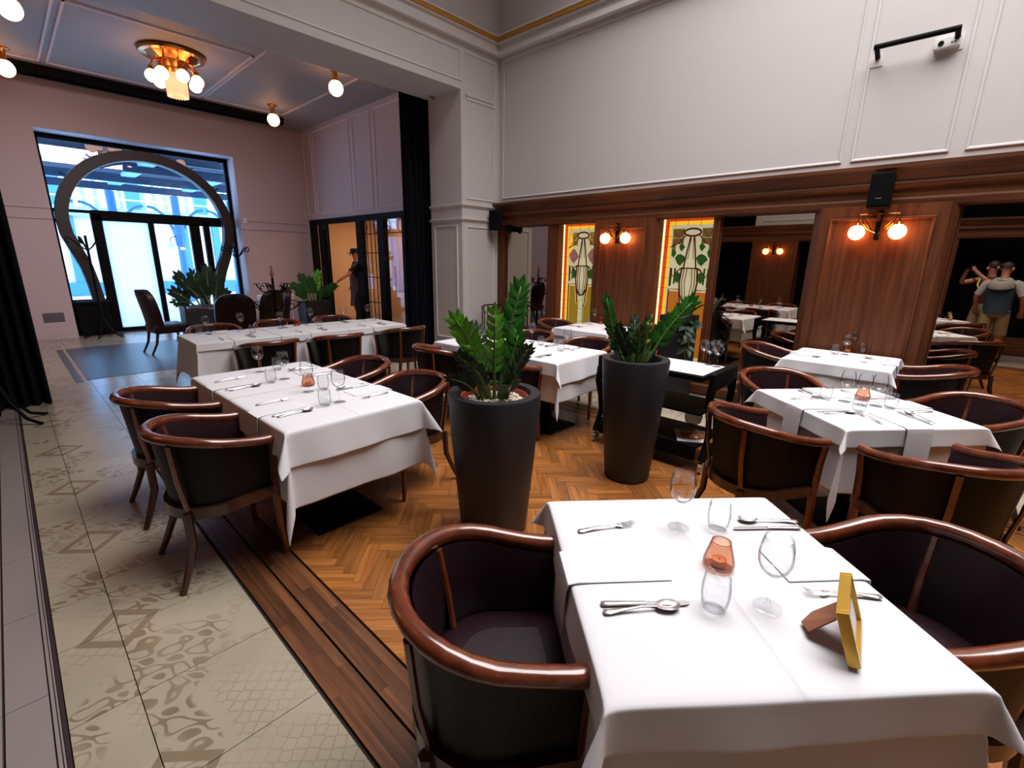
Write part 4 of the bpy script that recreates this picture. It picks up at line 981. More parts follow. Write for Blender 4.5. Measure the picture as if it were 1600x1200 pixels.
# gold picture frame
q1 = Vector((1.278, .030, TZ)); q0 = Vector((1.106, .010, TZ))
t = thing('picture_frame', 'small gold photo frame standing open with a brown card strut', 'picture frame', (q0+q1)/2)
d_ = (q1-q0).normalized(); t.rotation_euler = (math.radians(0), 0, math.atan2(d_.y, d_.x)); L = (q1-q0).length; L = .172
lean = Matrix.Translation((0, .006, .004)) @ Matrix.Rotation(math.radians(-19), 4, 'X')
def fr_part(mb, name, mat): o = mb.build(name, mat, t, bevel=.001); o.matrix_local = lean; return o
hL = L/2; FHt = .125
for nm_, b_ in (('side_bar', (-hL, -hL+.013, 0, FHt)), ('side_bar', (hL-.013, hL, 0, FHt)), ('bottom_bar', (-hL+.013, hL-.013, 0, .013)), ('top_bar', (-hL+.013, hL-.013, FHt-.013, FHt))):
    fr_part(MB().box(b_[0], b_[1], -.012, .012, b_[2], b_[3]), nm_, 'frameg')
fr_part(MB().box(-hL+.012, hL-.012, -.003, -.001, .012, FHt-.012), 'picture_card', 'paper'); fr_part(MB().box(-hL+.012, hL-.012, .004, .007, .012, FHt-.012), 'backing_card', 'card')
MB().add([(-.035, .040, .080), (.035, .040, .080), (.04, .095, .012), (.0, .112, .002), (-.04, .095, .012), (-.035, .042, .083), (.035, .042, .083), (.04, .097, .015), (.0, .114, .005), (-.04, .097, .015)], [(0,1,2,3,4),(9,8,7,6,5),(0,5,6,1),(1,6,7,2),(2,7,8,3),(3,8,9,4),(4,9,5,0)]).build('easel_strut', 'card', t)
# long left table
for s_, px_ in (('wine', (406, 581, 'at the far left of')), ('wine', (445, 592, 'behind the candle holder on')), ('wine', (482, 612, 'in front of the candle holder on')), ('wine', (531, 628, 'at the right of')),
                ('tumbler', (424, 597, 'at the far centre of')), ('tumbler', (434, 577, 'nearest the far edge of')), ('tumbler', (508, 633, 'nearest the front of')), ('tumbler', (506, 608, 'right of the candle holder on')), ('candle', (482, 602, 'at the centre of'))):
    nm_ = {'wine': 'clear wine glass', 'tumbler': 'clear tumbler', 'candle': 'amber tapered glass candle holder'}[s_]
    glass_at(s_, px_[0], px_[1], f'{nm_} {px_[2]} the long left table', {'wine': GW, 'tumbler': GT, 'candle': GC}[s_], TZ+.001)
for v, a_ in ((-.40, 'near'), (.36, 'far')):
    setting(T2, 2, v*-1, .4, f'at the {a_} left seat of the long left table', zz=.001); setting(T2, 0, v, .4, f'at the {a_} right seat of the long left table', zz=.001)
for s_, a_, b_, w_ in (('wine', 797, 526, 'hidden behind the plant on'), ('wine', 831, 534, 'at the far right of'), ('wine', 886, 545, 'at the near right of'), ('tumbler', 845, 539, 'at the far side of'), ('tumbler', 876, 548, 'at the near side of')):
    glass_at(s_, a_, b_, ('clear wine glass ' if s_ == 'wine' else 'clear tumbler ')+w_+' the middle table', GW if s_ == 'wine' else GT, TZ+.001)
for v, a_ in ((-.40, 'near'), (.36, 'far')):
    setting(T4, 2, v*-1, .4, f'at the {a_} left seat of the middle table', zz=.001); setting(T4, 0, v, .4, f'at the {a_} right seat of the middle table', zz=.001)
for k, (a_, b_) in enumerate(((324, 521), (378, 515), (439, 513), (486, 505), (538, 502), (575, 497))):
    glass_at('wine', a_, b_, f'clear wine glass on the rear long table, {("first", "second", "third", "fourth", "fifth", "sixth")[k]} from the left', GW, TZ+.001)
for k, (a_, b_) in enumerate(((312, 521), (395, 520), (500, 509), (585, 500))): glass_at('tumbler', a_, b_, f'clear tumbler on the rear long table, {("first", "second", "third", "fourth")[k]} from the left', GT, TZ+.001)
glass_at('candle', 464, 509, 'amber tapered glass candle holder on the rear long table', GC, TZ+.001)
for u, a_ in ((-.8, 'left'), (0, 'middle'), (.8, 'right')):
    setting(T3, 3, u, .4, f'at the {a_} near seat of the rear long table', zz=.0015); setting(T3, 1, -u, .4, f'at the {a_} far seat of the rear long table', zz=.0015)
for s_, a_, b_, w_ in (('wine', 929, 504, 'left of two on'), ('wine', 947, 502.5, 'right of two on'), ('tumbler', 920, 506, 'at the left of'), ('tumbler', 955, 505, 'at the right of'), ('candle', 938.5, 505.5, 'on')):
    glass_at(s_, a_, b_, {'wine': 'clear wine glass ', 'tumbler': 'clear tumbler ', 'candle': 'amber tapered candle holder '}[s_]+w_+' the small table under the left wall lamp', {'wine': GW, 'tumbler': GT, 'candle': GC}[s_])
for s in (1, 3): setting(T5, s, 0, .4, f"at the {'far' if s == 1 else 'near'} seat of the small table under the left wall lamp")
for s_, a_, b_, w_ in (('wine', 1319, 627, 'leftmost on'), ('wine', 1345, 633, 'in the middle of'), ('wine', 1368, 634, 'rightmost on'), ('tumbler', 1289, 624, 'at the left of'), ('tumbler', 1390.5, 638, 'at the right of'), ('tumbler', 1341, 643, 'in front of the candle on'), ('candle', 1347, 624, 'on')):
    glass_at(s_, a_, b_, {'wine': 'clear wine glass ', 'tumbler': 'clear tumbler ', 'candle': 'amber tapered candle holder '}[s_]+w_+' the right square table', {'wine': GW, 'tumbler': GT, 'candle': GC}[s_])
for s, n_ in ((0, 'right'), (1, 'far'), (2, 'left'), (3, 'front')): setting(T6, s, 0, .4, f'at the {n_} seat of the right square table', hang=.22)
for s_, a_, b_, w_ in (('wine', 1320, 554, 'in front on'), ('wine', 1331, 548, 'behind on'), ('tumbler', 1304, 553, 'left of the candle on'), ('tumbler', 1347, 551, 'right of the candle on'), ('candle', 1324, 550, 'on')):
    glass_at(s_, a_, b_, {'wine': 'clear wine glass ', 'tumbler': 'clear tumbler ', 'candle': 'amber tapered candle holder '}[s_]+w_+' the small table against the pilaster', {'wine': GW, 'tumbler': GT, 'candle': GC}[s_])
for s in (1, 3): setting(T7, s, 0, .4, f"at the {'left' if s == 1 else 'right'} seat of the small table against the pilaster")

# ================================================================== PLANTS
def leafmesh(mat):
    rows = []
    for k in range(7):
        f = k/6; wd = .5*math.sin(PI*min(1, f*1.02)**.75)*.47 + .002; x = f
        rows.append([(x, -wd, .10*wd+.16*f*(1-f)), (x, -wd*.5, -.03*wd+.16*f*(1-f)), (x, 0, -.10*wd+.16*f*(1-f)), (x, wd*.5, -.03*wd+.16*f*(1-f)), (x, wd, .10*wd+.16*f*(1-f))])
    return MB().grid(rows).mesh('leaf', mat, True, 180)
LM = {k: leafmesh(k) for k in ('leaf', 'leafl', 'leafd', 'leafy')}
def zz_stem(t, base, tip, nl, size, mat='leaf', bend=.25, tube=.008, seed=0, view=None, start=.3):
    rnd = random.Random(seed); b = Vector(base); e = Vector(tip); L = (e-b).length; P = []
    horiz = Vector((e.x-b.x, e.y-b.y, 0)); 
    for k in range(9):
        f = k/8; p = b.lerp(e, f); p.z += bend*L*math.sin(PI*f)*.5; p -= horiz*(bend*.5*math.sin(PI*f)); P.append(p)
    st = MB().tube(P, [tube*(1.5-1.1*k/8) for k in range(9)], 6).build('stem', 'stem', t, smooth=True, angle=180)
    side0 = view if view is not None else (P[-1]-P[0]).cross(Vector((0, 0, 1))).normalized()
    def pos(f):
        i = min(7, int(f*8)); return P[i].lerp(P[i+1], f*8-i), (P[i+1]-P[i]).normalized()
    for k in range(nl):
        f = start+(1-start)*(k//2+.5)/((nl+1)//2); f = min(.985, f); p, tn = pos(f); s = 1 if k % 2 else -1
        sd = (side0-tn*side0.dot(tn)).normalized(); up_ = tn.cross(sd)*(-1)
        d = (tn*(.75+.5*f)+sd*s*1.0+up_*rnd.uniform(-.15, .45)).normalized()
        sz = size*1.15*(.75+.5*math.sin(PI*min(1, f*.9)))*rnd.uniform(.85, 1.1)
        zax = (up_+rnd.uniform(-.3, .3)*sd); zax = (zax-d*zax.dot(d)).normalized(); yax = zax.cross(d)
        lf_ = bpy.data.objects.new('leaf', LM[mat]); C.objects.link(lf_); lf_.parent = st
        mm = Matrix((d*sz, yax*sz, zax*sz)).transposed().to_4x4(); mm.translation = p; lf_.matrix_local = mm
    p, tn = pos(.99); sd = (side0-tn*side0.dot(tn)).normalized(); zax = sd.cross(tn)
    lf_ = bpy.data.objects.new('leaf', LM[mat]); C.objects.link(lf_); lf_.parent = st
    mm = Matrix((tn*size, sd*size, zax*size)).transposed().to_4x4(); mm.translation = p; lf_.matrix_local = mm
def round_planter(c, R, r, H, label, fillz, pebbles):
    t = thing('potted_plant', label, 'plant', (c[0], c[1], 0))
    MB().lathe([(.001, 0), (r-.01, 0), (r, .012), (r+(R-r)*.55, H*.5), (R, H-.012), (R-.005, H), (R-.055, H), (R-.06, H-.01), (R-.065, fillz-.02), (.001, fillz-.02)], 56).build('planter', 'pot', t, smooth=True, angle=40)
    if pebbles:
        MB().lathe([(R-.082, fillz-.02), (R-.078, fillz+.045), (R-.074, fillz+.05), (R-.070, fillz+.045), (R-.072, fillz-.02)], 48).build('inner_pot', 'terra', t, smooth=True)
        mb = MB(); rnd = random.Random(3)
        for k in range(420):
            a = rnd.random()*2*PI; q = (R-.092)*math.sqrt(rnd.random()); s = rnd.uniform(.008, .014)
            mb.T = Matrix.Translation((q*math.cos(a), q*math.sin(a), fillz+rnd.uniform(.0, .02))) @ Matrix.Rotation(a*3, 4, 'Z') @ Matrix.Diagonal((1.3, .9, .75, 1)); mb.sphere((0, 0, 0), s, 7, 5)
        mb.build('pebbles', 'pebble', t, smooth=True, angle=180)['kind'] = 'stuff'
    MB().lathe([(.001, fillz+.004), (R-.07, fillz)], 24).build('soil', 'soil', t)
    return t
rv = Vector((math.cos(YAW), -math.sin(YAW), 0)); fv = Vector((math.sin(YAW), math.cos(YAW), 0))
def stems(t, c, bz, lst, seed=0):
    P0 = Vector((c[0], c[1], bz))
    for i, (bx, tx, ty, off, nl, sz, mt, bd) in enumerate(lst):
        b = P0+rv*bx+fv*random.uniform(-.04, .04); e = onv(tx, ty, P0, off)
        vw = rv if abs(off) < .5 else fv
        zz_stem(t, b-P0+Vector((0, 0, bz)), e-P0+Vector((0, 0, bz)), nl, sz, mt, bd, seed=seed+i, view=None if mt == 'x' else ((e-b).cross(fv)).normalized())
c1 = (1.83, 1.85); p1 = round_planter(c1, .268, .20, .87, 'tall round charcoal planter topped with pale gravel, holding a glossy broad-leaved plant', .80, True)
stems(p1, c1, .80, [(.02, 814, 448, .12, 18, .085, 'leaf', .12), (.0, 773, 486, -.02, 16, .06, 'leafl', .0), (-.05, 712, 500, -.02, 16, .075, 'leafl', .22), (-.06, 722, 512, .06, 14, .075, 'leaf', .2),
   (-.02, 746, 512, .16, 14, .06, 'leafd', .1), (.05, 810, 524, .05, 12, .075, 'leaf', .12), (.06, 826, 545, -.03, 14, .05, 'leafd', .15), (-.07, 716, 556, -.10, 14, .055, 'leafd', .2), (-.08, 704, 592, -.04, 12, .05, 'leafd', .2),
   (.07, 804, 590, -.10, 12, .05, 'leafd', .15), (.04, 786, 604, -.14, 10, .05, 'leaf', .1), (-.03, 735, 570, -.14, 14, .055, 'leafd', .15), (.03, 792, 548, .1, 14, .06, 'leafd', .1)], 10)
c2 = (3.06, 1.63); p2 = round_planter(c2, .242, .168, .93, 'tall round charcoal planter right of centre with a spreading glossy plant', .86, False)
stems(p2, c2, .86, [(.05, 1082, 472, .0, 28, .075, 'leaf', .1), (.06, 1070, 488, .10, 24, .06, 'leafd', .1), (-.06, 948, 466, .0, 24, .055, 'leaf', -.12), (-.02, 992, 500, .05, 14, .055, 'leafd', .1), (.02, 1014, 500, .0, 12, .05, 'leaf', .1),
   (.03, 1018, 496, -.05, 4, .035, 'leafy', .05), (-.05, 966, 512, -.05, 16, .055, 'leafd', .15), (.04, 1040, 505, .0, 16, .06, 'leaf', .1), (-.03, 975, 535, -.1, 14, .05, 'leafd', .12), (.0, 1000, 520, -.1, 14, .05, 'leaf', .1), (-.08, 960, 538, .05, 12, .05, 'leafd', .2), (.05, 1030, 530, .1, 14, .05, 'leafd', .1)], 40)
def box_planter(cx_, cy_, w_, d_, h_, label, lst, seed):
    t = thing('potted_plant', label, 'plant', (cx_, cy_, 0)); 
    MB().box(-w_/2, w_/2, -d_/2, d_/2, 0, h_-.06).build('planter', 'pot', t, bevel=.01)
    mb = MB(); mb.box(-w_/2, w_/2, -d_/2, -d_/2+.03, h_-.06, h_); mb.box(-w_/2, w_/2, d_/2-.03, d_/2, h_-.06, h_); mb.box(-w_/2, -w_/2+.03, -d_/2+.03, d_/2-.03, h_-.06, h_); mb.box(w_/2-.03, w_/2, -d_/2+.03, d_/2-.03, h_-.06, h_)
    mb.build('planter_rim', 'pot', t); MB().box(-w_/2+.03, w_/2-.03, -d_/2+.03, d_/2-.03, h_-.058, h_-.045).build('soil', 'soil', t)
    P0 = Vector((cx_, cy_, h_-.04))
    for i, (bx, tx, ty, off, nl, sz, mt, bd) in enumerate(lst):
        b = P0+rv*bx; e = onv(tx, ty, P0, off); zz_stem(t, b-P0+Vector((0, 0, P0.z)), e-P0+Vector((0, 0, P0.z)), nl, sz, mt, bd, seed=seed+i, tube=.012, view=((e-b).cross(fv)).normalized())
    return t
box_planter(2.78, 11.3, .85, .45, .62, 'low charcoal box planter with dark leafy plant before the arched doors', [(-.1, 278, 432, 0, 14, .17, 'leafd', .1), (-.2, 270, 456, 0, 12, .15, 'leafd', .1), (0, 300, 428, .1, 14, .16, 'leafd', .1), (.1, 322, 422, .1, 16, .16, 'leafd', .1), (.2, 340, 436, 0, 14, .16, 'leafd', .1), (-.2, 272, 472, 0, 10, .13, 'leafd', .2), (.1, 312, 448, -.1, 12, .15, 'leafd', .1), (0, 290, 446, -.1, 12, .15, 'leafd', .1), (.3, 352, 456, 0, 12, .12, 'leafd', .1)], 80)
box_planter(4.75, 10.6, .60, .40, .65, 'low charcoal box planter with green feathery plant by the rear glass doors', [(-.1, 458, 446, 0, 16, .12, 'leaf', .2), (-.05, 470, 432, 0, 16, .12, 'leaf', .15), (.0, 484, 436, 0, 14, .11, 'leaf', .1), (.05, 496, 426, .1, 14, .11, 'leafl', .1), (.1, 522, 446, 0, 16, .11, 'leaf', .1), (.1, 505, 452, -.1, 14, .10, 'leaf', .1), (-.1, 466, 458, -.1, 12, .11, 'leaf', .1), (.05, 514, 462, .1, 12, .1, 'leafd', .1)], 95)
tp = thing('potted_plant', 'tall square black planter with a trailing plant before the second stained-glass panel', 'plant', (5.52, 2.41, 0))
mb = MB(); mb.prism([(-.16, -.16), (.16, -.16), (.16, .16), (-.16, .16)], 0, .93); mb.box(-.17, .17, -.17, -.14, .93, 1.0); mb.box(-.17, .17, .14, .17, .93, 1.0); mb.box(-.17, -.14, -.14, .14, .93, 1.0); mb.box(.14, .17, -.14, .14, .93, 1.0)
mb.build('planter', 'pot', tp); MB().box(-.14, .14, -.14, .14, .93, .95).build('soil', 'soil', tp)
for i, (x_, y_, z_) in enumerate(((-.25, -.20, .8), (-.22, -.25, .62), (-.1, -.24, .9), (-.2, -.1, 1.12), (.0, -.22, 1.1), (-.24, -.22, .45))):
    zz_stem(tp, (0, -.08, .95), (x_, y_, z_), 7, .10, 'leafd', .5 if z_ < .95 else .1, tube=.005, seed=200+i, start=.4)

# ================================================================== TROLLEY
tr = thing('serving_trolley', 'black serving trolley with cloth-covered top behind the second round planter', 'trolley', (3.74, 1.70, 0))
MB().box(-.27, .25, -.42, .46, .735, .775).build('top_shelf', 'black', tr, bevel=.005); MB().box(-.24, .24, -.42, .46, .46, .48).build('middle_shelf', 'black', tr, bevel=.004); MB().box(-.26, .26, -.42, .46, .19, .215).build('bottom_shelf', 'black', tr, bevel=.004)
MB().box(-.27, -.255, -.42, .46, .10, .19).build('side_apron', 'black', tr)
for s in (-1, 1):
    y = -.47 if s < 0 else .51
    MB().prism([(-.24, y-.02), (.28, y-.02), (.28, y+.02), (-.24, y+.02)], .66, .80).build('end_board', 'black', tr, bevel=.01)
    for q in (-1, 1):
        MB().tube([(q*.21, y, .70), (q*.24, y, .58), (q*.19, y, .42), (q*.17, y, .28), (q*.23, y, .14), (q*.24, y, .10)], [.035, .03, .024, .022, .028, .03], 8).build('post', 'black', tr, smooth=True)
        MB().tube([(q*.24-.0, y-.012, .045), (q*.24, y+.012, .045)], .045, 14).build('caster', 'steel', tr)
    MB().box(-.2, .2, y-.012, y+.012, .10, .2).build('end_apron', 'black', tr)
tc_ = MB().box(-.24, .22, -.40, .44, 0, .004).build('tray_cloth', 'cloth'); tc_.location = (3.74, 1.70, .776); tag(tc_, 'white cloth lying on top of the black trolley', 'cloth')
for k, (a_, b_, w_) in enumerate(((1098, 566, 'leftmost'), (1107, 570, 'second from left'), (1116, 566, 'third from left'), (1120, 573, 'rightmost'))):
    glass_at('wine', a_, b_, f'clear wine glass on the trolley cloth, {w_} of four', GW, .7805)
lp = at(1080, 682, .216); nk = MB().box(-.14, .14, -.12, .12, 0, .006).build('napkin', 'napkin'); nk.location = (lp.x, lp.y, .216); nk.rotation_euler = (0, 0, .5); tag(nk, 'white napkin under the smoky glass decanter on the low trolley shelf', 'napkin')
de = thing('decanter', 'smoky glass decanter with wide flat base on the low trolley shelf', 'decanter', (lp.x, lp.y, .2235))
MB().lathe([(.001, 0), (.10, 0), (.115, .012), (.105, .028), (.04, .045), (.018, .06), (.016, .08)], 32).build('flat_body', 'amber', de, smooth=True, angle=60)
MB().lathe([(.016, .08), (.03, .10), (.062, .125), (.07, .17), (.066, .205), (.055, .21)], 24).build('funnel', 'smoke', de, smooth=True, angle=60)
lp = at(1046, 611, .481); pltz = MB().lathe([(.001, 0), (.05, 0), (.085, .012), (.088, .014), (.05, .004), (.001, .004)], 28).build('plate', 'plastic', smooth=True); pltz.location = (3.66, 2.0, .481); tag(pltz, 'white saucer on the middle trolley shelf', 'plate')

# ================================================================== REAR FURNITURE
def upholstered(label, x, y, f):
    t = thing('upholstered_chair', label, 'chair', (x, y, 0), facing(*f), 'high-backed brown leather chairs of the rear table')
    rows = []
    for k in [0, 1, 2, 3, 4, 5, 6, 6.5, 7, 7.4, 7.7, 7.9, 8]:
        z = .40+.66*k/8; yb = -.22-.10*(k/8)**1.6; hw = (.24+.035*math.sin(PI*k/8))*(1 if k < 6 else math.sqrt(max(.02, 1-((k-6)/2.04)**2.4)))
        rows.append([(-hw, yb+.11, z), (-hw, yb+.02, z), (-hw*.5, yb-.03, z), (0, yb-.04, z), (hw*.5, yb-.03, z), (hw, yb+.02, z), (hw, yb+.11, z), (hw*.5, yb+.05, z), (-hw*.5, yb+.05, z), (-hw, yb+.11, z)])
    mb = MB().grid(rows); mb.add(rows[-1][:9], [tuple(range(9))]); mb.build('backrest', 'brownch', t, smooth=True, angle=60)
    MB().box(-.25, .25, -.24, .25, .34, .49).build('seat', 'brownch', t, bevel=.03)
    for a, b in ((1, 1), (-1, 1)): MB().tube([(a*.21, .21, .36), (a*.22, .23, 0)], [.024, .015], 8).build('leg', 'chaird', t)
    for a in (1, -1): MB().tube([(a*.2, -.2, .38), (a*.2, -.24, .18), (a*.2, -.33, 0)], [.024, .02, .016], 8).build('leg', 'chaird', t)
    return t
u0_ = upholstered('high-backed brown leather chair standing alone in side view before the arched doors', 1.78, 9.75, (1, .12))
for x, y, f, lab in ((2.38, 8.2, (.15, 1), 'high-backed brown leather chair seen squarely from behind, left of the candelabra'), (2.98, 8.75, (-.6, .8), 'high-backed leather chair with blue sheen behind the candelabra, left one'), (3.35, 9.25, (-1, .2), 'high-backed leather chair with blue sheen behind the candelabra, right one')):
    dup(u0_, (x, y, 0), facing(*f), lab)
t = thing('round_table', 'dark round table set with glasses behind the box planter', 'table', (2.52, 9.55, 0)); MB().lathe([(.001, .72), (.44, .72), (.45, .735), (.44, .75), (.001, .75)], 36).build('tabletop', 'chaird', t); MB().lathe([(.001, 0), (.24, 0), (.24, .02), (.04, .05), (.035, .72)], 20).build('pedestal', 'black', t)
for k, (x, y) in enumerate(((2.35, 9.3), (2.6, 9.25), (2.75, 9.5), (2.3, 9.7))): put('wine', (x, y, 0), 0, f'clear wine glass on the dark round rear table, {("front left", "front right", "right", "rear")[k]}', GW, .75)
t = thing('skirted_table', 'round table with a pleated lilac skirt against the rear wall', 'table', (4.32, 11.55, 0))
mb = MB(); rows = []
for z in (0.01, .35, .70): rows.append([((.40+.018*math.sin(a*22))*math.cos(a), (.40+.018*math.sin(a*22))*math.sin(a), z) for a in [2*PI*k/176 for k in range(177)]])
mb.grid(rows).build('pleated_skirt', 'skirt', t, smooth=True, angle=180); MB().lathe([(.001, .755), (.42, .755), (.43, .74), (.425, .66)], 40).build('top_cloth', 'cloth', t, smooth=True)
ca = thing('candelabra', 'black wrought-iron candelabra with scrolled arms and a rust-coloured flame', 'candelabra', (2.80, 7.62, 0))
MB().tube([(0, 0, 0), (0, 0, 1.30)], .018, 8).build('pole', 'black', ca); MB().lathe([(.001, 0), (.2, 0), (.19, .02), (.03, .05), (.02, .1)], 20).build('foot', 'black', ca)
for lev, (z, r_) in enumerate(((1.20, .22), (.92, .34))):
    for k in range(5):
        a = 2*PI*k/5+.4+lev*.5; x = lambda q: (q*math.cos(a), q*math.sin(a))
        MB().tube([(*x(0), z-.08), (*x(r_*.4), z-.13), (*x(r_*.75), z-.09), (*x(r_), z-.02), (*x(r_), z)], .010, 6).tube([(*x(r_*.55), z-.04), (*x(r_*.65), z-.01), (*x(r_*.8), z-.03), (*x(r_*.75), z-.07)], .008, 6).build('scroll_arm', 'black', ca)
        MB().lathe([(.001, 0), (.055, .004), (.055, .010), (.001, .006)], 12, loc=(*x(r_), z)).build('drip_pan', 'black', ca)
MB().lathe([(.001, 1.30), (.03, 1.33), (.028, 1.37), (.012, 1.42), (.015, 1.45), (.001, 1.49)], 10).build('flame_finial', 'rust', ca, smooth=True)
def coat_stand(x, y, h, label, hooks=True):
    t = thing('coat_stand', label, 'coat stand', (x, y, 0)); MB().tube([(0, 0, .2), (0, 0, h)], .022, 10).build('pole', 'black', t, smooth=True)
    for k in range(5):
        a = 2*PI*k/5+.5; ca_, sa_ = math.cos(a), math.sin(a)
        MB().tube([(0, 0, .42), (ca_*.08, sa_*.08, .22), (ca_*.2, sa_*.2, .06), (ca_*.30, sa_*.30, .02), (ca_*.33, sa_*.33, .015)], .015, 8).build('foot', 'black', t, smooth=True)
        MB().tube([(0, 0, h-.28), (ca_*.10, sa_*.10, h-.20), (ca_*.20, sa_*.20, h-.08), (ca_*.27, sa_*.27, h-.03), (ca_*.29, sa_*.29, h-.10), (ca_*.24, sa_*.24, h-.15)], .012, 8).build('hook', 'black', t, smooth=True)
    return t
coat_stand(-.22, 6.45, 1.95, 'black bentwood coat stand before the curtain at the left edge'); coat_stand(1.22, 12.35, 1.95, 'black coat stand silhouetted at the left leg of the arch'); coat_stand(3.78, 12.25, 1.85, 'black coat stand silhouetted at the right leg of the arch')

# ================================================================== PEOPLE
def skin(name, parent, mat, joints, edges, sub=2):
    # joints: {key: (x,y,z,rx,ry)}
    keys = list(joints); me = bpy.data.meshes.new(name); me.from_pydata([joints[k][:3] for k in keys], [(keys.index(a), keys.index(b)) for a, b in edges], [])
    o = bpy.data.objects.new(name, me); C.objects.link(o); md = o.modifiers.new('skin', 'SKIN'); md.use_smooth_shade = True
    for i, k in enumerate(keys):
        v = me.skin_vertices[0].data[i]; r = joints[k][3:]; v.radius = (r[0], r[-1]); v.use_root = (i == 0)
    s = o.modifiers.new('s', 'SUBSURF'); s.levels = sub; s.render_levels = sub
    dg = bpy.context.evaluated_depsgraph_get(); m2 = bpy.data.meshes.new_from_object(o.evaluated_get(dg)); m2.name = name
    o.modifiers.clear(); o.data = m2; m2.materials.clear(); m2.materials.append(M[mat]); m2.shade_smooth()
    o.parent = parent; return o
def person(label, loc, rz, H, arms, skinm='skin', feet=((-.1, .05), (.1, -.03)), headyaw=0, bare=True):
    # local +y = forward. arms: {'L':(elbow, wrist, grip dir), 'R':...}
    k = H/1.78; t = thing('person', label, 'person', loc, rz); S = lambda x, y, z, a, b=None: (x*k, y*k, z*k, a*k, (b or a)*k)
    J = {'pel': S(0, 0, .95, .13, .10), 'waist': S(0, 0, 1.08, .13, .10), 'chest': S(0, .01, 1.28, .16, .115), 'neckb': S(0, 0, 1.44, .085, .075), 'neck': S(0, .01, 1.52, .052), 'head': S(0, .03, 1.62, .075, .085), 'crown': S(0, .02, 1.72, .072, .08)}
    E_ = [('pel', 'waist'), ('waist', 'chest'), ('chest', 'neckb'), ('neckb', 'neck'), ('neck', 'head'), ('head', 'crown')]
    for s, n in ((-1, 'L'), (1, 'R')):
        fx, fy = feet[0 if s < 0 else 1]
        J['hip'+n] = S(s*.10, 0, .90, .095); J['kn'+n] = S(s*.105+fx*.3, fy*.5+.02, .50, .062); J['calf'+n] = S(s*.105+fx*.4, fy*.8-.02, .36, .058); J['ank'+n] = S(s*.105+fx*.5, fy, .09, .038); J['toe'+n] = S(s*.115+fx*.5, fy+.17, .035, .035)
        E_ += [('pel', 'hip'+n), ('hip'+n, 'kn'+n), ('kn'+n, 'calf'+n), ('calf'+n, 'ank'+n), ('ank'+n, 'toe'+n)]
        el, wr_ = arms[n]; J['sh'+n] = S(s*.185, 0, 1.42, .062); J['el'+n] = S(*el, .042); J['wr'+n] = S(*wr_, .027)
        dv = (Vector(wr_)-Vector(el)).normalized(); hp = Vector(wr_)+dv*.07; J['palm'+n] = S(*hp, .034, .018)
        E_ += [('chest', 'sh'+n), ('sh'+n, 'el'+n), ('el'+n, 'wr'+n), ('wr'+n, 'palm'+n)]
        sd = dv.cross(Vector((0, 1, .3))).normalized()
        for q in range(4):
            o_ = hp+sd*(q-1.5)*.019; J[f'f{n}{q}a'] = S(*(o_+dv*.035), .009); J[f'f{n}{q}b'] = S(*(o_+dv*(.075-.008*abs(q-1.4))+Vector((-s*.02, 0, 0))), .008)
            E_ += [('palm'+n, f'f{n}{q}a'), (f'f{n}{q}a', f'f{n}{q}b')]
        o_ = hp-sd*.035*(1 if s > 0 else -1); J[f't{n}a'] = S(*o_, .010); J[f't{n}b'] = S(*(o_+dv*.03-sd*.02*(1 if s > 0 else -1)), .009); E_ += [('wr'+n, f't{n}a'), (f't{n}a', f't{n}b')]
    skin('body', t, skinm, J, E_)
    h = Matrix.Translation((0, .03*k, 1.64*k)) @ Matrix.Rotation(headyaw, 4, 'Z')
    fc = MB(); fc.T = h; fc.tube([(0, .085*k, .02*k), (0, .112*k, -.022*k), (0, .085*k, -.03*k)], [.008, .014, .010], 8); fc.build('nose', skinm, t, smooth=True)
    e = MB(); e.T = h
    for s in (-1, 1): e.sphere((s*.03*k, .085*k, .018*k), .010, 8, 6)
    e.build('eyes', 'hair', t, smooth=True)
    e = MB(); e.T = h; e.tube([(-.022*k, .084*k, -.055*k), (0, .09*k, -.057*k), (.022*k, .084*k, -.055*k)], .004, 6); e.build('mouth', 'red', t)
    e = MB(); e.T = h
    for s in (-1, 1): e.sphere((s*.088*k, 0, 0), .022, 8, 6, 1.4)
    e.build('ears', skinm, t, smooth=True)
    hr = MB(); hr.T = h @ Matrix.Translation((0, -.016*k, .030*k)) @ Matrix.Rotation(-.38, 4, 'X'); hr.lathe([(.090*k*math.cos(a), .098*k*math.sin(a)) for a in [-.25+(PI/2+.25)*q/8 for q in range(9)]], 20); hr.build('hair', 'hair', t, smooth=True, angle=180)
    return t, J, k
def wear(t, J, name, mat, keys, grow, edges):
    JJ = {a: (*J[a][:3], *[r+grow for r in J[a][3:]]) for a in keys}; return skin(name, t, mat, JJ, edges)
TR = [(.88, .168, .128), (1.0, .160, .122), (1.14, .158, .120), (1.28, .182, .128), (1.37, .188, .120), (1.42, .165, .105), (1.455, .11, .088), (1.48, .078, .072)]
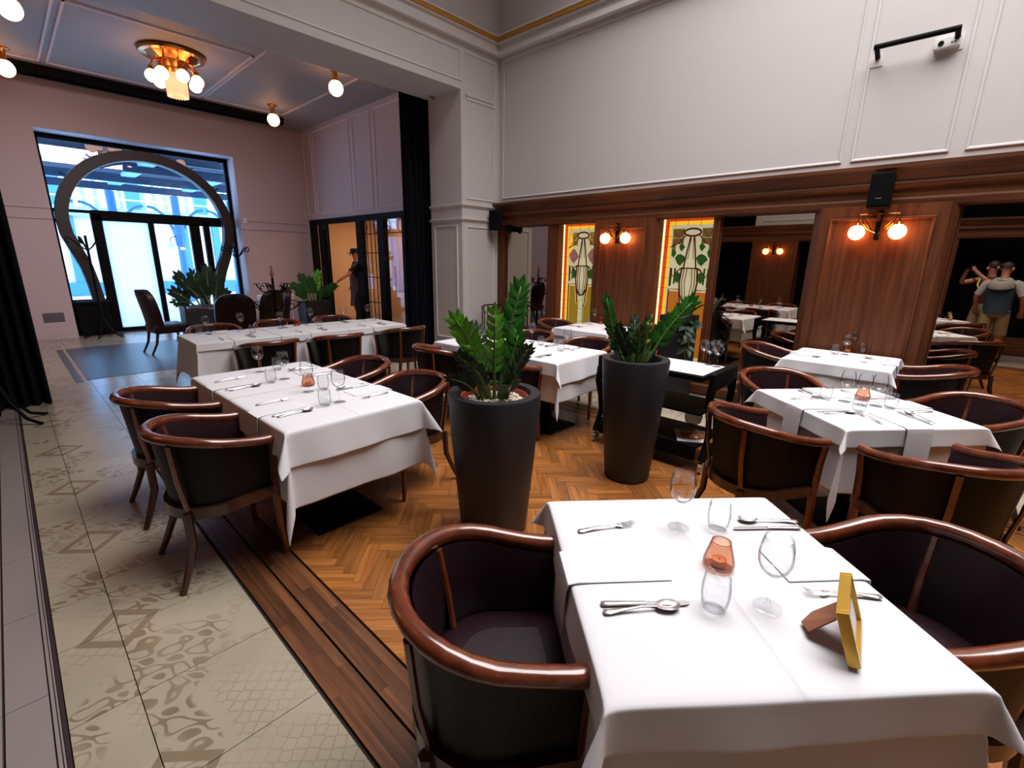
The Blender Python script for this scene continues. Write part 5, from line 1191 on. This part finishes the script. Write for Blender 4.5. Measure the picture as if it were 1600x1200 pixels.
def garment(t, J, k, name, mat, rings, sleeves=None, legs=None, grow=0, lr=(.098, .088)):
    mb = MB(); mb.grid([[((rx+grow)*k*math.cos(a), (ry+grow)*k*math.sin(a)+.01*k, z*k) for a in [2*PI*q/24 for q in range(25)]] for z, rx, ry in rings])
    for n in 'LR':
        s = -1 if n == 'L' else 1
        if sleeves:
            e = Vector(J['sl'+n][:3]); b = Vector((s*.155*k, 0, 1.395*k)); mid_ = Vector((s*.20*k, 0, 1.385*k)); mb.tube([b, mid_, mid_.lerp(e, .5), e], [.070*k, .072*k, (.062+grow)*k, (sleeves+grow)*k], 14)
        if legs:
            P = [Vector(J[q+n][:3]) for q in legs]; P[0] = P[0]+Vector((-s*.01, 0, .04)); rr = [lr[0]*k]+[(lr[0]+(lr[1]-lr[0])*(i+1)/(len(P)-1))*k for i in range(len(P)-1)]; mb.tube([P[0], P[0].lerp(P[1], .3)]+P[1:], [rr[0]*.97, rr[0]]+rr[1:], 14)
    return mb.build(name, mat, t, smooth=True, angle=60)
SH = [(1.0, .150, .115), (.97, .172, .130), (.90, .180, .135), (.84, .185, .130), (.80, .15, .10)]
def half(J, a, b, f, r): A, B = Vector(J[a][:3]), Vector(J[b][:3]); p = A.lerp(B, f); return (*p, r, r)
# waiter at rear door
t, J, k = person('waiter in black cap and brown apron reaching for the rear glass door', (5.72, 10.35, 0), math.radians(62), 1.84, {'L': ((-.42, .18, 1.22), (-.62, .35, 1.12)), 'R': ((.27, .0, 1.15), (.30, .15, .93))})
J['slL'] = half(J, 'shL', 'elL', .85, .055); J['slR'] = half(J, 'shR', 'elR', .8, .055)
garment(t, J, k, 'shirt', 'blackcl', TR, sleeves=.055)
garment(t, J, k, 'trousers', 'blackcl', SH, legs=['hip', 'kn', 'calf', 'ank'], lr=(.095, .062))
wear(t, J, 'shoes', 'black', ['ankL', 'toeL'], .012, [('ankL', 'toeL')]); wear(t, J, 'shoes', 'black', ['ankR', 'toeR'], .012, [('ankR', 'toeR')])
MB().grid([[(.19*math.sin(a)*w_, .175*math.cos(a)*(1 if z > .6 else 1.15)+.01, z) for a in [-1.5+3.0*q/10 for q in range(11)]] for z, w_ in ((.52, 1.15), (.75, 1.1), (.98, 1.0), (1.12, .95), (1.38, .6))]).build('apron', 'apron', t, smooth=True, angle=180)
cp_ = MB(); cp_.T = Matrix.Translation((0, .03, 1.74)); cp_.lathe([(.105, -.03), (.108, .03), (.095, .075), (.001, .09)], 18); cp_.prism([(-.08, .08), (.08, .08), (.06, .17), (-.06, .17)], -.03, -.018); cp_.build('cap', 'blackcl', t, smooth=True)
# photographer (behind the camera, seen in the mirror)
t, J, k = person('photographer in maroon shirt holding up a phone, seen only in the mirror', (-.40, -.37, 0), -YAW, 1.74, {'L': ((-.27, .30, 1.36), (-.09, .43, 1.56)), 'R': ((.27, .30, 1.36), (.09, .43, 1.56))})
J['slL'] = half(J, 'shL', 'elL', .5, .055); J['slR'] = half(J, 'shR', 'elR', .5, .055)
garment(t, J, k, 'shirt', 'maroon', TR, sleeves=.060)
garment(t, J, k, 'shorts', 'khaki', SH, legs=['hip', 'kn'], lr=(.10, .088))
wear(t, J, 'shoes', 'black', ['ankL', 'toeL'], .012, [('ankL', 'toeL')]); wear(t, J, 'shoes', 'black', ['ankR', 'toeR'], .012, [('ankR', 'toeR')])
MB().tube([(-.15, .06, 1.42), (-.10, .14, 1.30), (-.0, .17, 1.18), (.10, .14, 1.30), (.15, .06, 1.42)], .012, 6, .4).build('lanyard', 'lanyard', t)
ph = thing('phone', 'dark phone held up by the photographer in the mirror', 'phone', (0, 0, 0)); pm = MB().box(-.075, .075, -.038, .038, -.004, .004).build('phone_body', 'black', ph, bevel=.003)
ph.matrix_world = Matrix.Translation(EYE-fw*.03-rt*.0) @ m.to_3x3().to_4x4()
MB().lathe([(.001, .0), (.006, 0), (.006, .001), (.001, .001)], 12).build('lens', 'steel', ph, loc=(0, 0, .0045))
# companion
t, J, k = person('man in navy vest with grey hood and khaki shorts, seen from behind in the mirror', (.28, -.50, 0), math.radians(105), 1.72, {'L': ((-.30, -.02, 1.16), (-.30, .10, .93)), 'R': ((.30, -.02, 1.16), (.30, .12, .93))}, headyaw=.5, feet=((-.02, .12), (.02, -.08)))
J['slL'] = half(J, 'shL', 'elL', .9, .055); J['slR'] = half(J, 'shR', 'elR', .9, .055)
garment(t, J, k, 'shirt', 'plaid', TR, sleeves=.055)
garment(t, J, k, 'vest', 'navyv', TR[:7], grow=.022)
garment(t, J, k, 'shorts', 'khaki', SH, legs=['hip', 'kn'], lr=(.10, .088))
wear(t, J, 'shoes', 'black', ['ankL', 'toeL'], .014, [('ankL', 'toeL')]); wear(t, J, 'shoes', 'black', ['ankR', 'toeR'], .014, [('ankR', 'toeR')])
hd = MB(); hd.T = Matrix.Translation((0, -.06, 1.37)) @ Matrix.Rotation(.35, 4, 'X'); hd.lathe([(.17, -.07), (.165, -.02), (.13, .035), (.10, .055), (.075, .05), (.07, .02)], 20); hd.build('hood', 'greyh', t, smooth=True)
